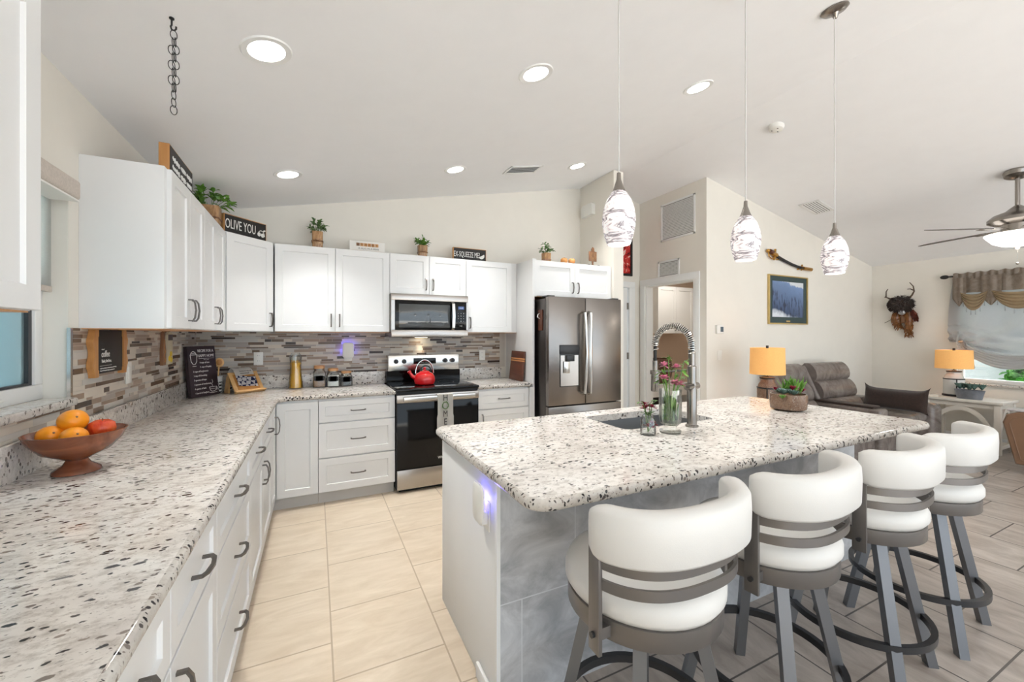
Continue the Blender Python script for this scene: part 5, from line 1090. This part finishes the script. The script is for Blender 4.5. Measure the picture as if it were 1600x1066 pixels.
def bal(u, v):
    y = yl-(yl-.66)*u; q = (u*1.0); sag = 1-min(1, abs(u-.47)/.40)**2 if u > .07 else 0
    bot = 1.31-.235*max(0, sag); top = RZ-.06; z = top+(bot-top)*v
    side = .045*math.sin(v*PI*.9) if u < .12 else 0
    rad = math.atan2(v-1.02, u-.05); fold = .030*math.sin(u*34)*(1-v)**.7+.045*math.sin(rad*15)*min(1, v*1.6)*(1-.5*u)+.03*math.sin(u*9+v*5)*v+(.024*math.sin(v*52+u*4) if v > .70 else 0)
    return (XC+.035+fold*.6-(.06*max(0, v-.7)/.3), y+side*(1-u/.12 if u < .12 else 0)+.03*(v > .8)*math.sin(u*9), z)
mb = MB(); mb.grid(bal, 90, 60, .004); obj('gauze', mb, M['curtain2'], t)
mb = MB()
for j in range(5):
    pts = [(XC-.035-.006*j, 2.27-.9*i/24, 1.315-.02*j-(.185+.012*j)*math.sin(PI*i/24)) for i in range(25)]; mb.tube(pts, .016, 7, rfun=lambda q: .008+.012*math.sin(q*PI))
obj('gathered_hem', mb, M['curtain2'], t)
mb = MB(); mb.grid(lambda u, v: (XC-.05-.012*math.sin(u*15), 2.27-.03-.10*u*(.5+v*.6)-.03*v, 1.34-.33*v-.03*u), 16, 10, .006); obj('side_tail', mb, M['curtain2'], t)
mb = MB(); mb.ball((XC-.06, 2.235, 1.325), .022, (1, 1.2, .8)); obj('gather_knot', mb, M['curtain'], t)
# end table
tx0, tx1, ty0, ty1, tz = 7.13, 7.62, 1.775, 2.44, .62
t = thing('end_table', 'cream end table with arched sides under the window', 'table', ((tx0+tx1)/2, (ty0+ty1)/2, 0))
mb = MB(); mb.slab([(tx0-.02, ty0-.02), (tx1+.02, ty0-.02), (tx1+.02, ty1+.02), (tx0-.02, ty1+.02)], tz-.035, tz, .008); obj('table_top', mb, M['creamp'], t)
for x, y in ((tx0, ty0), (tx0, ty1-.055), (tx1-.055, ty0), (tx1-.055, ty1-.055)): mb = MB(); mb.box(x, x+.055, y, y+.055, 0, tz-.035, .003); obj('leg', mb, M['creamp'], t)
def archpanel(T, w):
    mb = MB(T); n = 16; h0, h1 = .10, tz-.035
    a, b = w/2-.055, (h1-.10-h0)
    out = []
    L0 = [(-a*math.cos(PI*i/n), h0+b*math.sin(PI*i/n)) for i in range(n+1)]; L1 = [(-(a+.045)*math.cos(PI*i/n), h0+(b+.05)*math.sin(PI*i/n)) for i in range(n+1)]
    for i in range(n): mb.loops([[(L0[i][0], L0[i][1], z), (L1[i][0], L1[i][1], z), (L1[i+1][0], L1[i+1][1], z), (L0[i+1][0], L0[i+1][1], z)] for z in (-.02, 0)])
    mb.box(-w/2, w/2, h1-.055, h1, -.02, 0); mb.box(-w/2, w/2, .06, .10, -.02, 0); obj('arched_panel', mb, M['creamp'], t)
archpanel(F((tx0+.012, (ty0+ty1)/2, 0), (0, -1, 0)), ty1-ty0-.06); archpanel(F(((tx0+tx1)/2, ty0+.012, 0), (1, 0, 0)), tx1-tx0-.06)
mb = MB(); mb.box(tx0+.02, tx1-.02, ty0+.02, ty1-.02, .06, .085); obj('lower_shelf', mb, M['creamp'], t)
def table_lamp(x, y, z, r, hs, hb, label, dense):
    t = thing('table_lamp', label, 'lamp', (x, y, z), 0, 'amber drum-shade table lamps')
    mb = MB(); mb.lathe([(.105, 0), (.108, .006), (.108, .022), (.095, .026), (0, .026)], (x, y, z), 28); obj('base', mb, M['blackm'], t)
    mb = MB(); mb.lathe([(.095, .026), (.098, .04), (.098, hb*.62), (.085, hb*.76), (.066, hb*.84), (.066, hb*.93)], (x, y, z), 28); obj('bottle', mb, M['lamppale'] if not dense else M['bark'], t)
    mb = MB(); mb.lathe([(.068, hb*.92), (.072, hb*.93), (.072, hb*.96), (.02, hb*.98), (.014, hb)], (x, y, z), 24); mb.lathe([(.098, hb*.64), (.1005, hb*.65), (.1005, hb*.67), (.098, hb*.68)], (x, y, z), 28, False); obj('metal_collar', mb, M['blackm'], t)
    for a in (-2.6, -.6): mb = MB(); mb.tube([(x+.1*math.cos(a), y+.1*math.sin(a), z+.01), (x+.101*math.cos(a), y+.101*math.sin(a), z+hb*.66)], .006, 6); obj('metal_strap', mb, M['blackm'], t)
    mb = MB(); mb.cyl((x, y, z+hb*.95), (x, y, z+hb+hs+.01), .006); mb.cyl((x, y, z+hb+hs), (x, y, z+hb+hs+.045), .013); obj('stem', mb, M['blackm'], t)
    mb = MB(); mb.lathe([(r, hb+.02), (r*.965, hb+hs+.02), (r*.955, hb+hs+.02), (r*.99, hb+.02)], (x, y, z), 40, False); mb.loops([]) if False else None; obj('shade', mb, M['lampshade'], t, smooth=60)
    lamp('table_lamp_bulb', 'POINT', t, (x, y, z+hb+hs*.55), LAMP_W, (1, .66, .34), .05)
table_lamp(7.41, 2.243, tz, .175, .235, .335, 'amber shade lamp with pale bottle base on the cream table', False)
vx, vy = 7.22, 2.05
t = thing('zinc_planter', 'oval zinc planter of grey-green succulents on the cream table', 'potted plant', (vx, vy, tz))
mb = MB(); EL = lambda s, z: [(vx+.07*s*math.cos(2*PI*i/28), vy+.125*s*math.sin(2*PI*i/28), tz+z) for i in range(28)]; mb.loops([EL(.86, 0), EL(1.06, .11), EL(1.10, .112), EL(1.02, .112), EL(.98, .095)]); obj('pot', mb, M['zinc'], t)
mb = MB()
for i in range(9): rosette(mb, (vx+random.uniform(-.035, .035), vy+random.uniform(-.1, .1), tz+.115), .085, 22, 1.1)
obj('succulents', mb, M['leaf3'], t)
mb = MB(); mb.slab([(7.19, 2.32), (7.29, 2.32), (7.29, 2.42), (7.19, 2.42)], tz, tz+.008, .002); tag(obj('coaster', mb, M['marblew'], origin=(7.24, 2.37, tz)), 'pale square coaster on the cream end table', 'coaster')
# side table and lamp behind the island
lx, ly = 4.40, 2.76
t = thing('side_table', 'small side table under the near lamp behind the island', 'table', (lx, ly, 0))
mb = MB(); mb.slab(roundrect(lx-.26, lx+.26, ly-.26, ly+.26, .03), .56, .59, .006); obj('table_top', mb, M['creamp'], t)
for a in (-1, 1):
    for b in (-1, 1): mb = MB(); mb.box(lx+a*.21-.025, lx+a*.21+.025, ly+b*.21-.025, ly+b*.21+.025, 0, .56); obj('leg', mb, M['creamp'], t)
table_lamp(lx, ly, .59, .168, .285, .37, 'amber shade lamp with mosaic base behind the succulent bowl', True)
# sofa
def pillowbox(mb, x0, x1, y0, y1, z0, z1, r): mb.box(x0, x1, y0, y1, z0, z1, r, 4)
t = thing('recliner_sofa', 'grey-brown suede reclining loveseat against the pale wall', 'sofa', (5.6, 2.7, 0))
mb = MB(); pillowbox(mb, 4.75, 6.65, 2.25, 3.12, .08, .40, .04); obj('base', mb, M['sofa'], t)
for x in (4.82, 6.58):
    for y in (2.32, 3.05): mb = MB(); mb.cyl((x, y, 0), (x, y, .1), .03); obj('foot', mb, M['sofad'], t)
for x0, x1 in ((4.98, 5.44), (5.62, 6.42)):
    mb = MB(); pillowbox(mb, x0, x1, 2.15, 2.85, .38, .50, .05); obj('seat', mb, M['sofa'], t)
    mb = MB(); xs = x0+.03
    def cush(T, h0, h1, d):   # one bulging roll of the back
        n = 14; mb.T = T; L = []
        for j in range(n+1):
            q = j/n; e = math.sin(PI*q)**.45; L.append([(x, -d*e if s < 0 else .07*e, h0+(h1-h0)*q) for s in (-1, 1) for x in (([x0+.015+(x1-x0-.03)*i/12 for i in range(13)]) if s < 0 else [x0+.015+(x1-x0-.03)*i/12 for i in range(12, -1, -1)])])
        mb.loops(L)
    TT = Tr(0, 2.80, .46) @ Matrix.Rotation(-.42, 4, 'X')
    cush(TT, -.02, .17, .05); cush(TT, .16, .40, .065); cush(TT, .385, .64, .085); mb.T = TT; mb.box(x0-.015, x1+.015, .0, .13, -.1, .63, .045, 4); obj('backrest', mb, M['sofa'], t, smooth=70)
mb = MB(); pillowbox(mb, 4.75, 4.96, 2.2, 3.05, .1, .62, .06); obj('arm', mb, M['sofa'], t)
mb = MB(); pillowbox(mb, 6.44, 6.66, 2.1, 3.05, .1, .60, .07); obj('arm', mb, M['sofa'], t)
mb = MB(); pillowbox(mb, 5.44, 5.62, 2.2, 2.85, .1, .60, .03); cs = obj('console', mb, M['sofa'], t); mb = MB(); mb.box(5.45, 5.61, 2.27, 2.85, .60, .625, .008); obj('console_lid', mb, M['sofad'], cs)
mb = MB(); 
def pil(side):
    def fn(u, v):
        a, b = 2*u-1, 2*v-1; th = .075*(1-a**6)**.6*(1-b**4)**.6; w = 1-.10*(1-abs(a)**2)*0; hgt_ = .115*(1+.22*abs(a)**6*1)-.0
        return (6.16+side*th+.10*b*.115/.115*.35, 2.36+a*.29*(1+.06*abs(b)**4), .645+b*hgt_+(.03 if b > 0 else 0)*abs(a)**8)
    return fn
mb.grid(pil(1), 26, 16); mb.grid(pil(-1), 26, 16)
tag(obj('fur_pillow', mb, M['fur'], origin=(6.25, 2.36, .5)), 'long dark brown fur pillow on the sofa seat', 'pillow')
# armchair at the right edge
t = thing('leather_armchair', 'tan leather armchair cut off by the right frame edge', 'armchair', (6.85, 1.1, 0))
mb = MB(); L = []
pr = [(1.50, .09), (1.585, .50), (1.56, .585), (1.47, .625), (.70, .64), (.62, .60), (.66, .09)]
mb.loops([[(6.42, y, z) for y, z in pr], [(6.40, y+(1.1-y)*.03, z+(.35-z)*.03) for y, z in pr]][::-1]); mb.loops([[(6.42, y, z) for y, z in pr], [(6.60, y, z) for y, z in pr]]); obj('arm', mb, M['tan'], t)
mb = MB(); mb.loops([[(7.0, y, z) for y, z in pr], [(7.16, y, z) for y, z in pr]]); obj('arm', mb, M['tan'], t)
mb = MB(); q = offset_poly(pr, .05); q2 = offset_poly(pr, -.05); q = q if q[0][0] < pr[0][0] else q2; mb.tube([(6.399, y, z) for y, z in q], .005, 6, True); obj('piping', mb, M['tan'], t)
mb = MB(); pillowbox(mb, 6.6, 7.0, .66, 1.5, .12, .46, .05); obj('seat', mb, M['tan'], t)
mb = MB(); pillowbox(mb, 6.6, 7.0, .60, .80, .42, .74, .06); obj('backrest', mb, M['tan'], t)
mb = MB(); pillowbox(mb, 6.41, 6.61, .66, 1.56, .622, .648, .012); obj('arm_cap', mb, mat('pale_arm_top', (196, 190, 190), .35), t)  # thin slab along the near arm's top, paler than the tan sides
for x in (6.5, 7.08):
    for y in (.72, 1.42): mb = MB(); mb.cyl((x, y, 0), (x, y, .1), .025); obj('foot', mb, M['sofad'], t)
# ceiling fan
fx, fyy = 5.713, 1.322; fz_ = ceil(fx)
t = thing('ceiling_fan', 'brushed nickel ceiling fan with a lit frosted bowl', 'ceiling fan', (fx, fyy, fz_))
mb = MB(Tr(fx, fyy, fz_) @ Matrix.Rotation(SA, 4, 'Y')); mb.lathe([(.085, 0), (.09, -.015), (.08, -.045), (.05, -.06), (.02, -.065)], seg=28); obj('canopy', mb, M['nickel'], t)
mb = MB(); mb.cyl((fx, fyy, 2.56), (fx, fyy, fz_-.04), .016); obj('downrod', mb, M['nickel'], t)
mb = MB(); mb.lathe([(.02, 2.575), (.05, 2.55), (.075, 2.525), (.15, 2.495), (.185, 2.46), (.185, 2.435), (.15, 2.415), (.10, 2.405), (.10, 2.33), (.08, 2.31)], (fx, fyy, 0), 36); obj('motor', mb, M['nickel'], t)
mb = MB(); mb.lathe([(.08, 2.335), (.20, 2.325), (.205, 2.318), (.19, 2.295), (.15, 2.245), (.09, 2.215), (.03, 2.208), (0, 2.208)], (fx, fyy, 0), 36); obj('light_bowl', mb, M['fanglass'], t)
mb = MB(); mb.lathe([(.02, 2.21), (.022, 2.20), (.008, 2.18), (.004, 2.178)], (fx, fyy, 0), 14); mb.cyl((fx, fyy, 2.06), (fx, fyy, 2.18), .0012, None, 5); mb.ball((fx, fyy, 2.05), .012); obj('finial_and_chain', mb, M['nickel'], t)
for i in range(5):
    a = math.radians(148-72*i); T = Tr(fx, fyy, 2.368) @ Rz(a); 
    mb = MB(T); mb.box(.09, .25, -.018, .018, -.004, .004, .002); mb.box(.21, .30, -.045, .045, -.006, -.001, .002); br = obj('blade_iron', mb, M['nickel'], t)
    mb = MB(T @ Matrix.Rotation(-.26, 4, 'X')); mb.slab([(.24, -.055), (.70, -.07), (.735, -.04), (.735, .04), (.70, .07), (.24, .055)], -.001, .006, .002); obj('blade', mb, M['blade'], t)
lamp('fan_lamp', 'POINT', t, (fx, fyy, 2.17), 7, (1, .94, .86), .08)
